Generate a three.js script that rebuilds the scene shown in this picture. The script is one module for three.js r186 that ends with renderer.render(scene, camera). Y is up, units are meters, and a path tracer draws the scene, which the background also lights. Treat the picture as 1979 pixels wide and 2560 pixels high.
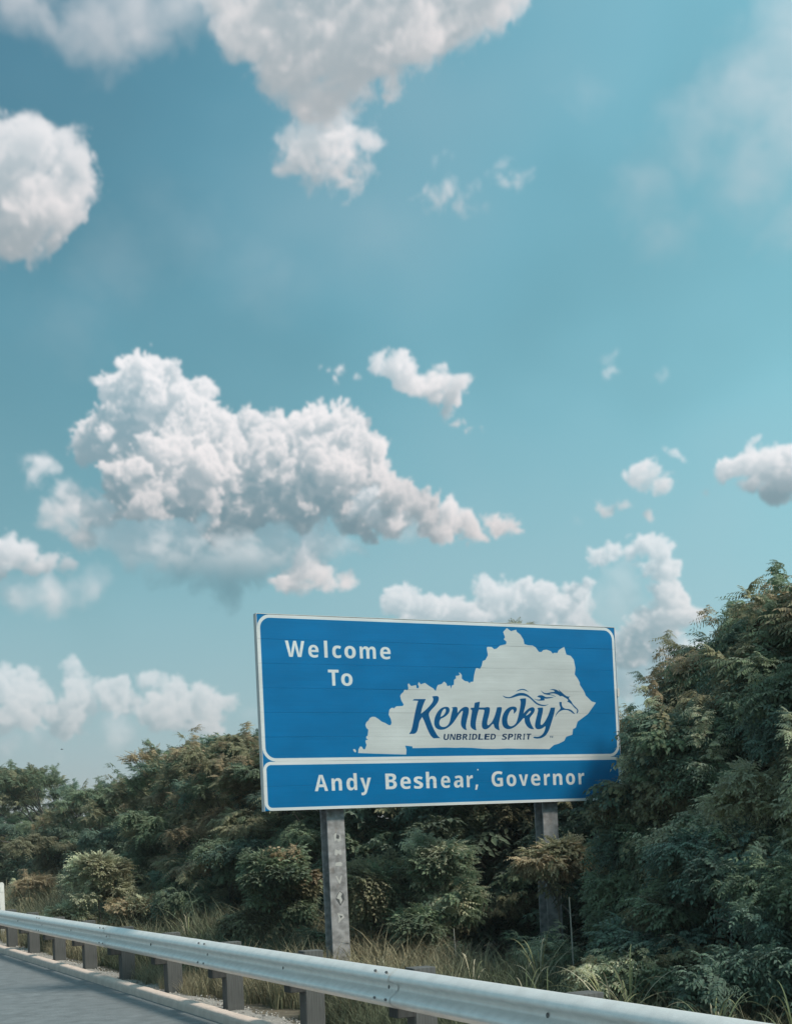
import * as THREE from 'three';
import { mergeGeometries } from 'three/addons/utils/BufferGeometryUtils.js';

// ------------------------------------------------------------------ camera, sky, sun, exposure
const scene = new THREE.Scene();
const deg = Math.PI / 180;
const camera = new THREE.PerspectiveCamera(2 * Math.atan(2050 / 3300) / deg, 1979 / 4100, 0.1, 3000);
camera.setViewOffset(1979, 4100, 0, 0, 1979, 2560);            // a lens shifted upwards, as the nearly parallel uprights of the photograph show
camera.position.set(0, 1.75, 0);
camera.rotation.order = 'YXZ';
camera.rotation.set(1.01 * deg, 0, -2.66 * deg);

const SUN_AZ = 115, SUN_EL = 48;                                // degrees to the right of the view, degrees above the horizon
const dirOf = (az, el) => [Math.sin(az * deg) * Math.cos(el * deg), Math.sin(el * deg), -Math.cos(az * deg) * Math.cos(el * deg)];
const SUN = dirOf(SUN_AZ, SUN_EL);
const sun = new THREE.DirectionalLight(new THREE.Color(1, 0.9, 0.77), 4.4);
sun.position.set(SUN[0] * 60, SUN[1] * 60, SUN[2] * 60 - 20);
sun.target.position.set(0, 0, -20);
sun.castShadow = true;
sun.shadow.radius = 16;                                        // a sun veiled by thin cloud: soft-edged shadows
sun.shadow.mapSize.set(4096, 4096);
Object.assign(sun.shadow.camera, { left: -45, right: 45, top: 45, bottom: -45, near: 1, far: 160 });
sun.name = 'sun';
scene.add(sun, sun.target);

scene.fog = new THREE.FogExp2(new THREE.Color().setRGB(0.60, 0.68, 0.70), 0.0005);   // thin added haze, lifts the dark tones like glare on a car window

const renderer = new THREE.WebGLRenderer({ antialias: true });
renderer.toneMapping = THREE.LinearToneMapping;
renderer.toneMappingExposure = 1.0;
renderer.shadowMap.enabled = true;

// ------------------------------------------------------------------ random numbers and noise
function rng(seed) { let a = seed >>> 0; return () => { a = (a + 0x6d2b79f5) | 0; let t = Math.imul(a ^ (a >>> 15), 1 | a); t = (t + Math.imul(t ^ (t >>> 7), 61 | t)) ^ t; return ((t ^ (t >>> 14)) >>> 0) / 4294967296; }; }
const PERM = new Uint8Array(512);
{ const r = rng(7), p = Array.from({ length: 256 }, (_, i) => i); for (let i = 255; i > 0; i--) { const j = Math.floor(r() * (i + 1)); [p[i], p[j]] = [p[j], p[i]]; } for (let i = 0; i < 512; i++) PERM[i] = p[i & 255]; }
function grad(h, x, y, z) { h &= 15; const u = h < 8 ? x : y, v = h < 4 ? y : h === 12 || h === 14 ? x : z; return ((h & 1) ? -u : u) + ((h & 2) ? -v : v); }
function noise3(x, y, z) {
  const fx = Math.floor(x), fy = Math.floor(y), fz = Math.floor(z), X = fx & 255, Y = fy & 255, Z = fz & 255;
  x -= fx; y -= fy; z -= fz;
  const u = x * x * x * (x * (x * 6 - 15) + 10), v = y * y * y * (y * (y * 6 - 15) + 10), w = z * z * z * (z * (z * 6 - 15) + 10);
  const A = PERM[X] + Y, AA = PERM[A] + Z, AB = PERM[A + 1] + Z, B = PERM[X + 1] + Y, BA = PERM[B] + Z, BB = PERM[B + 1] + Z;
  const l = (t, a, b) => a + t * (b - a);
  return l(w, l(v, l(u, grad(PERM[AA], x, y, z), grad(PERM[BA], x - 1, y, z)), l(u, grad(PERM[AB], x, y - 1, z), grad(PERM[BB], x - 1, y - 1, z))),
    l(v, l(u, grad(PERM[AA + 1], x, y, z - 1), grad(PERM[BA + 1], x - 1, y, z - 1)), l(u, grad(PERM[AB + 1], x, y - 1, z - 1), grad(PERM[BB + 1], x - 1, y - 1, z - 1))));
}
const fbm = (x, y, z, n) => { let s = 0, a = 0.5; for (let i = 0; i < n; i++) { s += a * noise3(x, y, z); x = x * 2.03 + 11.3; y = y * 2.03 + 5.7; z = z * 2.03 + 3.1; a *= 0.5; } return s; };
const clamp = (x, a, b) => x < a ? a : x > b ? b : x;
const smooth = (a, b, x) => { const t = clamp((x - a) / (b - a), 0, 1); return t * t * (3 - 2 * t); };

// ------------------------------------------------------------------ sky: air and cumulus clouds, one equirectangular image computed by marching rays through puffs of vapour.
// Each cloud is a heap of puffs (azimuth, elevation, radius in degrees).
const CLOUDS = [
  { soft: 0.1, sigma: 9, bump: 1.0, haze: 0.0, shade: 0, base: 0.3, puffs: '-10.61,19.96,0.65 -9.60,20.24,0.49 -10.86,18.87,1.03 -9.56,19.07,1.42 -8.38,18.71,0.95 -10.24,17.23,1.81 -8.34,17.42,1.44 -7.51,17.98,0.77 -9.73,15.37,1.92 -7.71,15.92,1.65 -6.65,17.04,1.06 -5.03,17.11,1.20 -4.35,17.66,0.70 -3.40,17.17,1.29 -2.31,17.66,0.90 -1.45,17.30,0.98 -2.23,16.00,1.87 -0.48,16.32,0.98 -0.22,15.35,0.99 0.77,14.64,0.83 1.77,14.20,0.71 -3.90,15.29,1.77 -5.54,14.95,1.86 -1.19,14.34,1.09 -7.60,14.02,1.66' }, // towering heap
  { soft: 0.14, sigma: 6, bump: 0.9, haze: 0.0, shade: 0, base: 0.1, puffs: '-1.06,14.81,0.99 0.14,14.28,0.91 2.98,13.85,0.67 3.98,13.44,0.59 4.99,13.30,0.47 5.60,13.30,0.35 1.74,13.53,0.67 0.72,13.68,0.79 2.95,13.27,0.44' }, // bright tail
  { soft: 0.3, sigma: 4, bump: 1.0, haze: 0.05, shade: 0, base: 0.0, puffs: '-3.29,13.15,0.79 -3.43,12.18,0.96 -2.64,11.66,0.68 -1.64,11.37,0.40 -4.07,11.61,0.68' }, // bright low lobe
  { soft: 1.2, sigma: 2.5, bump: 1.0, haze: 0.32, shade: 0, base: 0.97, puffs: '-9.81,13.66,1.65 -8.46,12.78,1.66 -6.47,12.26,1.58 -7.49,11.99,0.87 -4.62,13.00,1.49 -2.37,13.12,1.19 1.13,13.56,0.99 -10.64,12.90,1.16 -11.78,13.66,1.15' }, // its shaded skirt
  { soft: 0.55, sigma: 2.2, bump: 1.0, haze: 0.1, shade: 0, base: 0.3, puffs: '-14.68,16.05,0.63 -13.86,15.92,0.37 -13.01,14.60,0.90 -11.85,14.23,1.18 -13.79,14.30,0.64 -12.67,13.47,0.91' }, // left arm
  { soft: 0.42, sigma: 2.8, bump: 1.0, haze: 0.0, shade: 0.12, base: 0.15, puffs: '-15.36,27.96,1.05 -14.39,28.19,0.89 -13.44,27.94,0.95 -12.86,27.97,0.69 -12.50,27.36,0.77 -12.35,26.56,0.63 -12.43,25.74,0.60 -14.87,26.41,1.74 -13.55,25.85,1.27 -13.00,25.22,0.74 -13.61,24.52,0.60 -14.95,24.78,1.09 -14.40,24.23,0.46 -14.40,24.15,0.46 -12.01,27.46,0.21 -11.66,27.37,0.16 -11.60,27.05,0.14 -11.75,26.67,0.12' }, // left edge heap
  { soft: 0.62, sigma: 3.0, bump: 1.1, haze: 0.0, shade: 0.22, base: 0.0, puffs: '-4.22,32.07,1.48 -2.63,31.31,1.49 -0.97,31.42,1.67 0.71,31.97,1.83 2.36,32.04,1.48 4.02,32.25,1.25 5.56,32.31,1.04 6.80,32.48,0.65 -5.21,32.51,0.86 -6.40,33.08,1.02 -3.50,30.47,0.81 -2.51,29.92,0.75 -1.49,29.74,0.98 -1.23,33.79,2.57 2.89,33.78,2.22 4.95,33.93,2.03' }, // overhead heap
  { soft: 0.5, sigma: 2.8, bump: 1.3, haze: 0.0, shade: 0, base: 0.15, puffs: '-1.23,28.87,1.12 -2.83,27.86,0.94 -3.21,28.35,0.54 -2.25,27.19,0.62 -1.78,28.32,1.12 -0.44,28.44,0.81 0.48,28.25,0.43 -1.22,27.33,0.80 0.02,27.46,0.51 -0.75,26.63,0.44 -0.10,26.14,0.26' }, // ragged hanging part
  { soft: 1.6, sigma: 0.55, bump: 0.6, haze: 0.0, shade: 0, base: 0.15, puffs: '-14.15,32.70,1.48 -11.47,31.87,1.52 -9.46,32.41,1.70 -7.43,32.77,1.37 -10.75,30.71,0.68 -11.07,30.21,0.45' }, // grey veil
  { soft: 2.6, sigma: 0.2, bump: 0.8, haze: 0.0, shade: 0, base: 0.15, puffs: '18.53,30.01,2.42 16.54,28.54,2.17 18.33,26.99,2.32 14.56,27.59,1.54 16.35,25.41,1.88 11.50,25.74,1.42 13.72,26.60,1.39 9.72,29.15,1.05 17.94,23.52,1.54 12.78,23.91,1.43' }, // thin bright veil
  { soft: 2.8, sigma: 0.045, bump: 0.8, haze: 0.2, shade: 0, base: 0.15, puffs: '-10.91,23.96,2.37 -7.46,25.05,2.02 -4.71,23.35,2.25 -12.99,21.48,2.01 0.29,24.94,1.67 -9.00,26.36,1.44' }, // thin dull veil
  { soft: 0.16, sigma: 5, bump: 1.0, haze: 0.0, shade: 0, base: 0.15, puffs: '1.04,19.83,0.62 0.33,20.15,0.42 1.63,19.43,0.69 2.64,19.12,0.66 3.48,18.89,0.58 3.87,19.18,0.31 3.21,18.24,0.35 3.69,17.65,0.27 4.13,17.12,0.19 -1.31,20.01,0.25 -0.65,19.68,0.17 -2.07,19.95,0.17 -1.81,19.50,0.21 -2.39,20.25,0.12 -2.53,18.91,0.12' }, // drifting shred
  { soft: 0.55, sigma: 1.3, bump: 1.4, haze: 0.0, shade: 0, base: 0.15, puffs: '2.99,27.28,0.26 3.31,27.52,0.22 3.76,27.46,0.18 4.14,26.00,0.40 4.67,26.30,0.31 5.18,26.54,0.26 5.53,26.90,0.22 5.96,27.27,0.22 3.44,26.21,0.55 4.23,25.74,0.40 6.22,26.59,0.47 2.71,26.01,0.48 4.84,25.70,0.29' }, // thin curl
  { soft: 0.13, sigma: 6, bump: 0.9, haze: 0.05, shade: 0, base: 0.3, puffs: '14.90,14.86,0.63 15.95,14.93,0.66 16.88,14.63,0.87 17.80,14.43,1.08 15.71,13.93,0.48 16.63,13.55,0.55' }, // right edge heap
  { soft: 0.16, sigma: 3.5, bump: 1.0, haze: 0.05, shade: 0, base: 0.15, puffs: '11.30,14.91,0.53 12.02,14.50,0.42 11.61,15.20,0.27 12.71,15.60,0.23 12.40,15.74,0.13 10.54,14.87,0.23 9.84,13.68,0.31 9.44,13.63,0.17 10.44,13.66,0.21 11.41,13.33,0.23 13.98,13.93,0.15' }, // right shreds
  { soft: 0.22, sigma: 1.1, bump: 1.0, haze: 0.05, shade: 0, base: 0.15, puffs: '10.33,19.11,0.38 10.16,19.67,0.23 12.09,18.75,0.30 8.12,13.12,0.20' }, // faint shreds
  { soft: 0.12, sigma: 7, bump: 1.0, haze: 0.22, shade: 0, base: 0.15, puffs: '9.11,11.73,0.49 9.75,11.91,0.43 11.10,11.96,0.50 11.92,11.75,0.50 12.30,10.85,0.57 12.12,9.89,0.65 12.26,8.91,0.73 11.17,8.70,0.78 10.62,11.47,0.50 11.59,11.01,0.42 10.91,9.40,0.50 11.52,7.79,1.01 12.91,9.05,0.42 10.95,10.09,0.19 10.53,7.66,0.98' }, // right low heap
  { soft: 0.7, sigma: 1.1, bump: 0.7, haze: 0.72, shade: 0, base: 0.15, puffs: '10.09,10.64,1.13 10.53,9.63,1.16 9.63,9.50,0.98' }, // shaded inside of the right low heap
  { soft: 0.12, sigma: 6, bump: 1.0, haze: 0.22, shade: 0, base: 0.15, puffs: '0.75,10.79,0.50 0.56,10.25,0.56 1.58,10.20,0.64 2.79,9.90,0.80 4.23,11.12,0.40 4.64,10.43,0.70 3.59,9.59,0.90 5.65,10.32,0.72 6.66,10.30,0.67 7.67,10.23,0.51 8.54,10.41,0.31 6.62,9.47,1.09 8.24,9.56,0.79 4.79,9.33,1.10 8.47,8.20,1.18 1.12,9.22,0.91' }, // low bank over the sign
  { soft: 0.22, sigma: 5, bump: 0.9, haze: 0.15, shade: 0, base: 0.4, puffs: '-16.23,12.82,0.66 -15.49,12.65,0.67 -14.36,12.26,0.53 -13.55,12.21,0.42 -17.00,12.38,1.10 -14.94,12.03,0.41' }, // left low heap
  { soft: 1.2, sigma: 1.2, bump: 0.6, haze: 0.1, shade: 0, base: 0.15, puffs: '-15.74,11.13,0.93 -14.23,10.89,1.04 -12.67,11.27,0.86' }, // its grey base
  { soft: 0.18, sigma: 4.5, bump: 0.9, haze: 0.38, shade: 0, base: 0.15, puffs: '-16.25,7.72,0.60 -15.32,7.55,0.57 -15.53,6.90,0.87 -13.48,7.96,0.48 -13.42,7.10,0.69 -12.12,6.72,0.78 -11.31,6.46,0.70 -10.32,7.39,0.47 -9.31,6.95,0.59 -8.33,6.78,0.67 -7.34,6.31,0.60 -6.75,6.21,0.32 -9.75,6.02,0.99 -8.17,5.77,0.84 -13.66,6.02,1.06 -15.75,6.16,0.98' }, // far bank
  { soft: 0.9, sigma: 0.9, bump: 0.7, haze: 0.5, shade: 0, base: 0.15, puffs: '-14.66,5.06,0.95 -11.56,5.18,1.08 -16.37,4.81,0.75 -8.42,4.58,0.80 -5.95,5.90,0.60' }, // far haze bank
  { soft: 0.25, sigma: 3, bump: 0.9, haze: 0.35, shade: 0, base: 0.15, puffs: '10.49,6.87,1.07 13.06,7.28,0.96 14.96,6.74,1.13 17.20,6.36,1.11' }, // bank behind the trees
];
function buildSky() {
  const W = 4096, H = 2048, data = new Float32Array(W * H * 4), R0 = 180 / Math.PI;
  const skyAt = (x, y, z, out) => {                            // clear air: deeper overhead, paler towards the horizon and towards the sun; halo is an added glow out of view, soft fill from the right
    const el = Math.asin(clamp(y, -1, 1)) / deg, c = x * SUN[0] + y * SUN[1] + z * SUN[2];
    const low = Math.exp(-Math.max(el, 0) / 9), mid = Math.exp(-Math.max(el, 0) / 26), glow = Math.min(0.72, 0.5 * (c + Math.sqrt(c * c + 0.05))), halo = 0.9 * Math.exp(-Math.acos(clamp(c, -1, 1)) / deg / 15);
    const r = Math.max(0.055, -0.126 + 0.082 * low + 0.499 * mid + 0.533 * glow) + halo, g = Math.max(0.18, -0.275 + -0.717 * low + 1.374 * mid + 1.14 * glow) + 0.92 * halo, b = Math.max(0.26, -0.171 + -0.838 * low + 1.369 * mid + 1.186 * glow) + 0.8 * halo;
    const band = fbm(x * 2.6 + y * 1.6 + 4, y * 3.4 - x * 1.2 + 1.7, z * 2.6, 4), fine = fbm(x * 9 + 2, y * 13, z * 9, 3);
    const k = clamp((0.34 * smooth(-0.12, 0.40, band) + 0.06 * fine) * (1 - 0.8 * low) * (0.6 + 0.7 * glow), -0.05, 1), dim = 1 - 0.10 * smooth(0.05, -0.3, band) - 0.03;
    out[0] = 1.03 * r * dim + (0.46 - r) * k; out[1] = 1.03 * g * dim + (0.60 - g) * k; out[2] = 1.03 * b * dim + (0.66 - b) * k;
  };
  const clouds = CLOUDS.map((c) => ({ ...c, puffs: c.puffs.split(' ').map((p) => p.split(',').map(Number)) }));
  const framed = clouds.length, rr = rng(99);
  for (let k = 0; k < 90; k++) {                               // the same weather goes on round the whole horizon
    const az = -180 + 360 * rr(), el = 3 + 62 * Math.pow(rr(), 1.7), size = 1.3 + 4.2 * rr() * (0.5 + el / 50), n = 10 + Math.floor(rr() * 12), long = 1.2 + 1.6 * rr();
    if (az > -31 && az < 32 && el < 46) continue;
    const puffs = [];
    for (let i = 0; i < n; i++) { const t = rr() * 2 - 1, r = size * (0.28 + 0.42 * rr()) * (1 - 0.5 * Math.abs(t)); puffs.push([az + t * size * long / Math.cos(el * deg), Math.max(1.5, el + (rr() * 0.9 - 0.3) * size * (1 - Math.abs(t)) + r * 0.3), r]); }
    clouds.push({ soft: 0.15 + 0.2 * rr(), sigma: 3 + 3 * rr(), bump: 0.9, haze: el < 10 ? 0.3 : 0.05, puffs });
  }
  clouds.forEach((c, k) => {                                   // to points in a shell of radius 57.3, where a degree is a unit
    const r2 = rng(500 + k);
    for (const [az, el, r] of c.puffs.slice()) for (let i = 0; i < 3; i++) { const a = r2() * 6.283, d = r * (0.45 + 0.55 * r2()); c.puffs.push([az + Math.cos(a) * d * 1.15 / Math.cos(el * deg), el + Math.sin(a) * d * 0.8, r * (0.30 + 0.34 * r2())]); }
    c.p = c.puffs.map(([az, el, r]) => { const d = dirOf(az, el), f = R0 + (r2() - 0.5) * 1.3 * r; return [d[0] * f, d[1] * f, d[2] * f, r]; });
    c.size = Math.max(...c.puffs.map((p) => p[2]));
    c.lo = Math.min(...c.puffs.map((p) => p[1] - p[2])); c.hi = Math.max(...c.puffs.map((p) => p[1] + p[2]));
  });
  const all = [];
  clouds.forEach((c) => c.p.forEach((p) => all.push({ x: p[0], y: p[1], z: p[2], r: p[3], c, reach: p[3] * 1.6 + c.soft + 0.3 })));
  // puffs by direction, so that a ray only asks those near it
  const GW = 360, GH = 180, grid = Array.from({ length: GW * GH }, () => []);
  for (const q of all) {
    const d = Math.hypot(q.x, q.y, q.z), el = Math.asin(q.y / d) / deg, az = Math.atan2(q.x, -q.z) / deg, reach = q.reach + 3.4;
    for (let e = Math.floor(el - reach); e <= el + reach; e++) {
      if (e < -2 || e > 89) continue;
      const half = Math.min(180, reach / Math.max(0.05, Math.cos(Math.min(89, Math.max(Math.abs(e), Math.abs(e + 1))) * deg)) + 1);
      for (let a = Math.floor(az - half); a <= az + half; a++) grid[(e + 90) * GW + (((a + 180) % 360) + 360) % 360].push(q);
    }
  }
  let near = [];
  const best = { c: null };
  const density = (x0, y0, z0, fine) => {                      // smooth union of the near puffs, sheared and roughened by billows
    const a1 = 0.34, b1 = 0.62, a2 = 0.17, b2 = 1.6;
    const b3 = 4.6, a3 = 0.055, ux = noise3(x0 * b3 + 5, y0 * b3, z0 * b3), uy = noise3(x0 * b3, y0 * b3 + 9, z0 * b3);
    const wx = noise3(x0 * b1, y0 * b1, z0 * b1), wy = noise3(x0 * b1 + 31, y0 * b1, z0 * b1), vx = noise3(x0 * b2, y0 * b2 + 17, z0 * b2), vy = noise3(x0 * b2, y0 * b2, z0 * b2 + 23);
    const x = x0 + a1 * 1.7 * wx + a2 * 1.7 * vx + a3 * 1.6 * ux, y = y0 + a1 * 1.5 * wy + a2 * 1.5 * vy + a3 * 1.6 * uy, z = z0 + a1 * 1.5 * (wx - wy) * 0.7 + a2 * (vx - vy);
    let f = -9, c = null, br = 1;
    for (let i = 0; i < near.length; i++) {
      const q = near[i], dx = x - q.x, dy = y - q.y, dz = z - q.z, d2 = dx * dx + dy * dy + dz * dz;
      if (d2 > q.reach * q.reach) continue;
      const d = q.r - Math.sqrt(d2), k = 0.5 * Math.min(q.r, br + 0.2), h = clamp(0.5 + 0.5 * (d - f) / k, 0, 1);
      if (d > f) { c = q.c; br = q.r; }
      f = f + (d - f) * h + k * h * (1 - h);
    }
    if (!c) return 0;
    best.c = c;
    const s = Math.min(1, 0.30 + br * 0.5), amp = 0.62 * (0.12 + br * 0.8) * c.bump;
    if (f < -amp * 0.9 - c.soft) return 0;
    const w = 1 / s;
    let n = 0;
    n += 0.52 * (Math.abs(noise3(x * w * 0.75, y * w * 0.75, z * w * 0.75)) * 2 - 0.55);
    n += 0.28 * (Math.abs(noise3(x * w * 1.7 + 7, y * w * 1.7, z * w * 1.7)) * 2 - 0.55);
    n += 0.11 * (Math.abs(noise3(x * w * 3.7, y * w * 3.7 + 3, z * w * 3.7)) * 2 - 0.55);
    if (fine) { n += 0.035 * (Math.abs(noise3(x * w * 7.9, y * w * 7.9, z * w * 7.9 + 9)) * 2 - 0.55); if (c.soft > 0.14) { const e = Math.min(1, c.soft * 3.2); n += e * (0.24 * noise3(x * w * 2.3 + 40, y * w * 2.9, z * w * 2.3) + 0.17 * noise3(x * w * 5.3, y * w * 6.1 + 40, z * w * 5.3) + 0.10 * noise3(x * w * 12, y * w * 12, z * w * 12 + 40)); }; }
    return clamp((f + amp * n * 1.3) / c.soft, 0, 1) * c.sigma;
  };
  const sky3 = [0, 0, 0];
  const shade = (x, y, z, step, out) => {
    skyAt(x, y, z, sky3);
    const el = Math.asin(clamp(y, -1, 1)) / deg, az = Math.atan2(x, -z) / deg;
    near = el > -1 ? grid[(Math.floor(el) + 90) * GW + ((Math.floor(az) + 180) % 360 + 360) % 360] ?? [] : [];
    let r = 0, g = 0, b = 0, T = 1;
    if (near.length) {
      let t0 = 1e9, t1 = -1e9;
      for (const q of near) {
        const m = q.x * x + q.y * y + q.z * z, d2 = q.x * q.x + q.y * q.y + q.z * q.z - m * m, h2 = q.reach * q.reach - d2;
        if (h2 > 0) { const h = Math.sqrt(h2); t0 = Math.min(t0, m - h); t1 = Math.max(t1, m + h); }
      }
      for (let t = t0 + step * 0.5; t < t1 && T > 0.01; t += step) {
        const px = x * t, py = y * t, pz = z * t, d = density(px, py, pz, true);
        if (d <= 0) continue;
        const c = best.c;
        let tau = 0, ds = 0.14;
        for (let k = 0, u = 0.07; k < 6; k++) { const dd = density(px + SUN[0] * u, py + SUN[1] * u, pz + SUN[2] * u, k < 3); tau += dd * ds; u += ds; ds *= 1.55; }
        const lit = 0.44 * Math.exp(-tau * 0.36) + 0.37 * Math.exp(-tau * 0.08) + 0.19 * Math.exp(-tau * 0.02);
        const elp = Math.asin(py / Math.hypot(px, py, pz)) / deg, up = smooth(0, 1, (elp - c.lo) / Math.max(0.5, c.hi - c.lo));
        const a = 1 - Math.exp(-d * step), thick = (1 - (c.shade ?? 0) * smooth(0.25, 0.8, up)) * (1 - (c.base ?? 0.3) * smooth(0.52, 0.05, up)), amb = (0.72 + 0.40 * up) * (1 - 0.35 * (c.shade ?? 0) * smooth(0.25, 0.8, up)), w = T * a, hz = c.haze;
        const cr = 0.140 * amb + 0.80 * lit * thick, cg = 0.295 * amb + 0.61 * lit * thick, cb = 0.365 * amb + 0.545 * lit * thick;
        r += w * (cr + (sky3[0] * 1.05 - cr) * hz); g += w * (cg + (sky3[1] * 1.03 - cg) * hz); b += w * (cb + (sky3[2] * 1.02 - cb) * hz);
        T *= 1 - a;
      }
    }
    out[0] = r + T * sky3[0]; out[1] = g + T * sky3[1]; out[2] = b + T * sky3[2];
  };
  const o = [0, 0, 0], at = (col, row) => { const lon = ((col + 0.5) / W - 0.5) * 2 * Math.PI, lat = ((row + 0.5) / H - 0.5) * Math.PI, k = Math.cos(lat); return [Math.cos(lon) * k, Math.sin(lat), Math.sin(lon) * k]; };
  // a coarse grid for the whole sphere, then every pixel of the part that a camera here can look at
  const S = 8, cw = W / S, ch = H / S, coarse = new Float32Array(cw * ch * 3);
  for (let j = 0; j < ch; j++) for (let i = 0; i < cw; i++) {
    const d = at(i * S + S / 2 - 0.5, j * S + S / 2 - 0.5);
    if (d[1] < -0.05) { skyAt(d[0], -0.0, d[2], o); o[0] *= 0.45; o[1] *= 0.33; o[2] *= 0.28; } else shade(d[0], Math.max(0, d[1]), d[2], 0.4, o);
    coarse.set(o, (j * cw + i) * 3);
  }
  for (let j = 0; j < H; j++) for (let i = 0; i < W; i++) {
    const d = at(i, j), az = Math.atan2(d[0], -d[2]) / deg, el = Math.asin(d[1]) / deg, k = (j * W + i) * 4;
    if (az > -22 && az < 24 && el > -1 && el < 37) shade(d[0], Math.max(d[1], 0), d[2], 0.13, o);
    else {
      const fx = (i + 0.5) / S - 0.5, fy = clamp((j + 0.5) / S - 0.5, 0, ch - 1), x0 = Math.floor(fx), y0 = Math.floor(fy), tx = fx - x0, ty = fy - y0, xa = (x0 + cw) % cw, xb = (x0 + 1 + cw) % cw, yb = Math.min(ch - 1, y0 + 1);
      for (let c = 0; c < 3; c++) o[c] = (coarse[(y0 * cw + xa) * 3 + c] * (1 - tx) + coarse[(y0 * cw + xb) * 3 + c] * tx) * (1 - ty) + (coarse[(yb * cw + xa) * 3 + c] * (1 - tx) + coarse[(yb * cw + xb) * 3 + c] * tx) * ty;
    }
    data[k] = o[0]; data[k + 1] = o[1]; data[k + 2] = o[2]; data[k + 3] = 1;
  }
  const t = new THREE.DataTexture(data, W, H, THREE.RGBAFormat, THREE.FloatType);
  t.mapping = THREE.EquirectangularReflectionMapping;
  t.magFilter = t.minFilter = THREE.LinearFilter;
  t.needsUpdate = true;
  return t;
}
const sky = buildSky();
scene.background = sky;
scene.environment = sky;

// ------------------------------------------------------------------ helpers
const used = {};
const numbered = (name) => { const n = used[name] = (used[name] ?? -1) + 1; return n ? name + '_' + String(n).padStart(3, '0') : name; };
function tag(o, label, category, group, kind) {
  if (label) o.userData.label = label;
  if (category) o.userData.category = category;
  if (group) o.userData.group = group;
  if (kind) o.userData.kind = kind;
  return o;
}
function thing(name, label, category, pos, group) { const o = new THREE.Group(); o.name = numbered(name); o.position.set(...pos); scene.add(o); return tag(o, label, category, group); }
function part(name, geo, mat, parent, kind) { const m = new THREE.Mesh(geo, mat); m.name = name; m.castShadow = m.receiveShadow = true; parent.add(m); if (kind) m.userData.kind = kind; return m; }
function top(name, geo, mat) { const m = part(numbered(name), geo, mat, scene); return m; }
// the road runs along R; T points to its right. At(s, l): metres along the road from the camera, metres to the right of it.
const RD = 26.06 * deg, R = [-Math.sin(RD), -Math.cos(RD)], T = [Math.cos(RD), -Math.sin(RD)];
const At = (s, l, y = 0) => [R[0] * s + T[0] * l, y, R[1] * s + T[1] * l];
const V = (a) => new THREE.Vector3(...a);
const roadTurn = RD;                                           // turns +x to T and -z to R
function merged(list) { return mergeGeometries(list.map((g) => { const h = g.index ? g.toNonIndexed() : g; for (const k of Object.keys(h.attributes)) if (!['position', 'normal', 'uv'].includes(k)) h.deleteAttribute(k); return h; })); }

function noiseTexture(size, seed, fn, srgb = false) {          // fn(u, v) with u, v in 0..1, tiled by mirroring
  const d = new Uint8Array(size * size * 4), o = [0, 0, 0];
  for (let j = 0; j < size; j++) for (let i = 0; i < size; i++) {
    fn((i + 0.5) / size, (j + 0.5) / size, o);
    const k = (j * size + i) * 4;
    for (let c = 0; c < 3; c++) { const x = clamp(o[c], 0, 1); d[k + c] = Math.round(255 * (srgb ? (x <= 0.0031308 ? 12.92 * x : 1.055 * Math.pow(x, 1 / 2.4) - 0.055) : x)); }
    d[k + 3] = 255;
  }
  const t = new THREE.DataTexture(d, size, size, THREE.RGBAFormat);
  t.wrapS = t.wrapT = THREE.MirroredRepeatWrapping; t.magFilter = THREE.LinearFilter; t.minFilter = THREE.LinearMipmapLinearFilter; t.generateMipmaps = true;
  if (srgb) t.colorSpace = THREE.SRGBColorSpace;
  t.needsUpdate = true;
  return t;
}
const tint = (base, amount, f, seed) => (u, v, o) => {
  const n = fbm(u * f, v * f, seed, 5) * 1.6, m = noise3(u * f * 9, v * f * 9, seed + 4) * 0.5;
  for (let c = 0; c < 3; c++) o[c] = base[c] * (1 + amount * (n + m));
};
function mapped(base, amount, f, seed, metres, extra = {}) {
  const t = noiseTexture(512, seed, tint(base, amount, f, seed), true);
  t.repeat.set(1 / metres, 1 / metres);
  const b = noiseTexture(256, seed + 1, (u, v, o) => { o[0] = o[1] = o[2] = 0.5 + fbm(u * 30, v * 30, seed + 2, 4) * 0.9; });
  b.repeat.set(2 / metres, 2 / metres);
  return new THREE.MeshStandardMaterial({ map: t, bumpMap: b, bumpScale: 0.004, roughness: 0.9, ...extra });
}
const worldUV = (geo, f) => { const p = geo.attributes.position, uv = new Float32Array(p.count * 2); for (let i = 0; i < p.count; i++) { const [u, v] = f(p.getX(i), p.getY(i), p.getZ(i)); uv[2 * i] = u; uv[2 * i + 1] = v; } geo.setAttribute('uv', new THREE.BufferAttribute(uv, 2)); return geo; };

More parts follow.
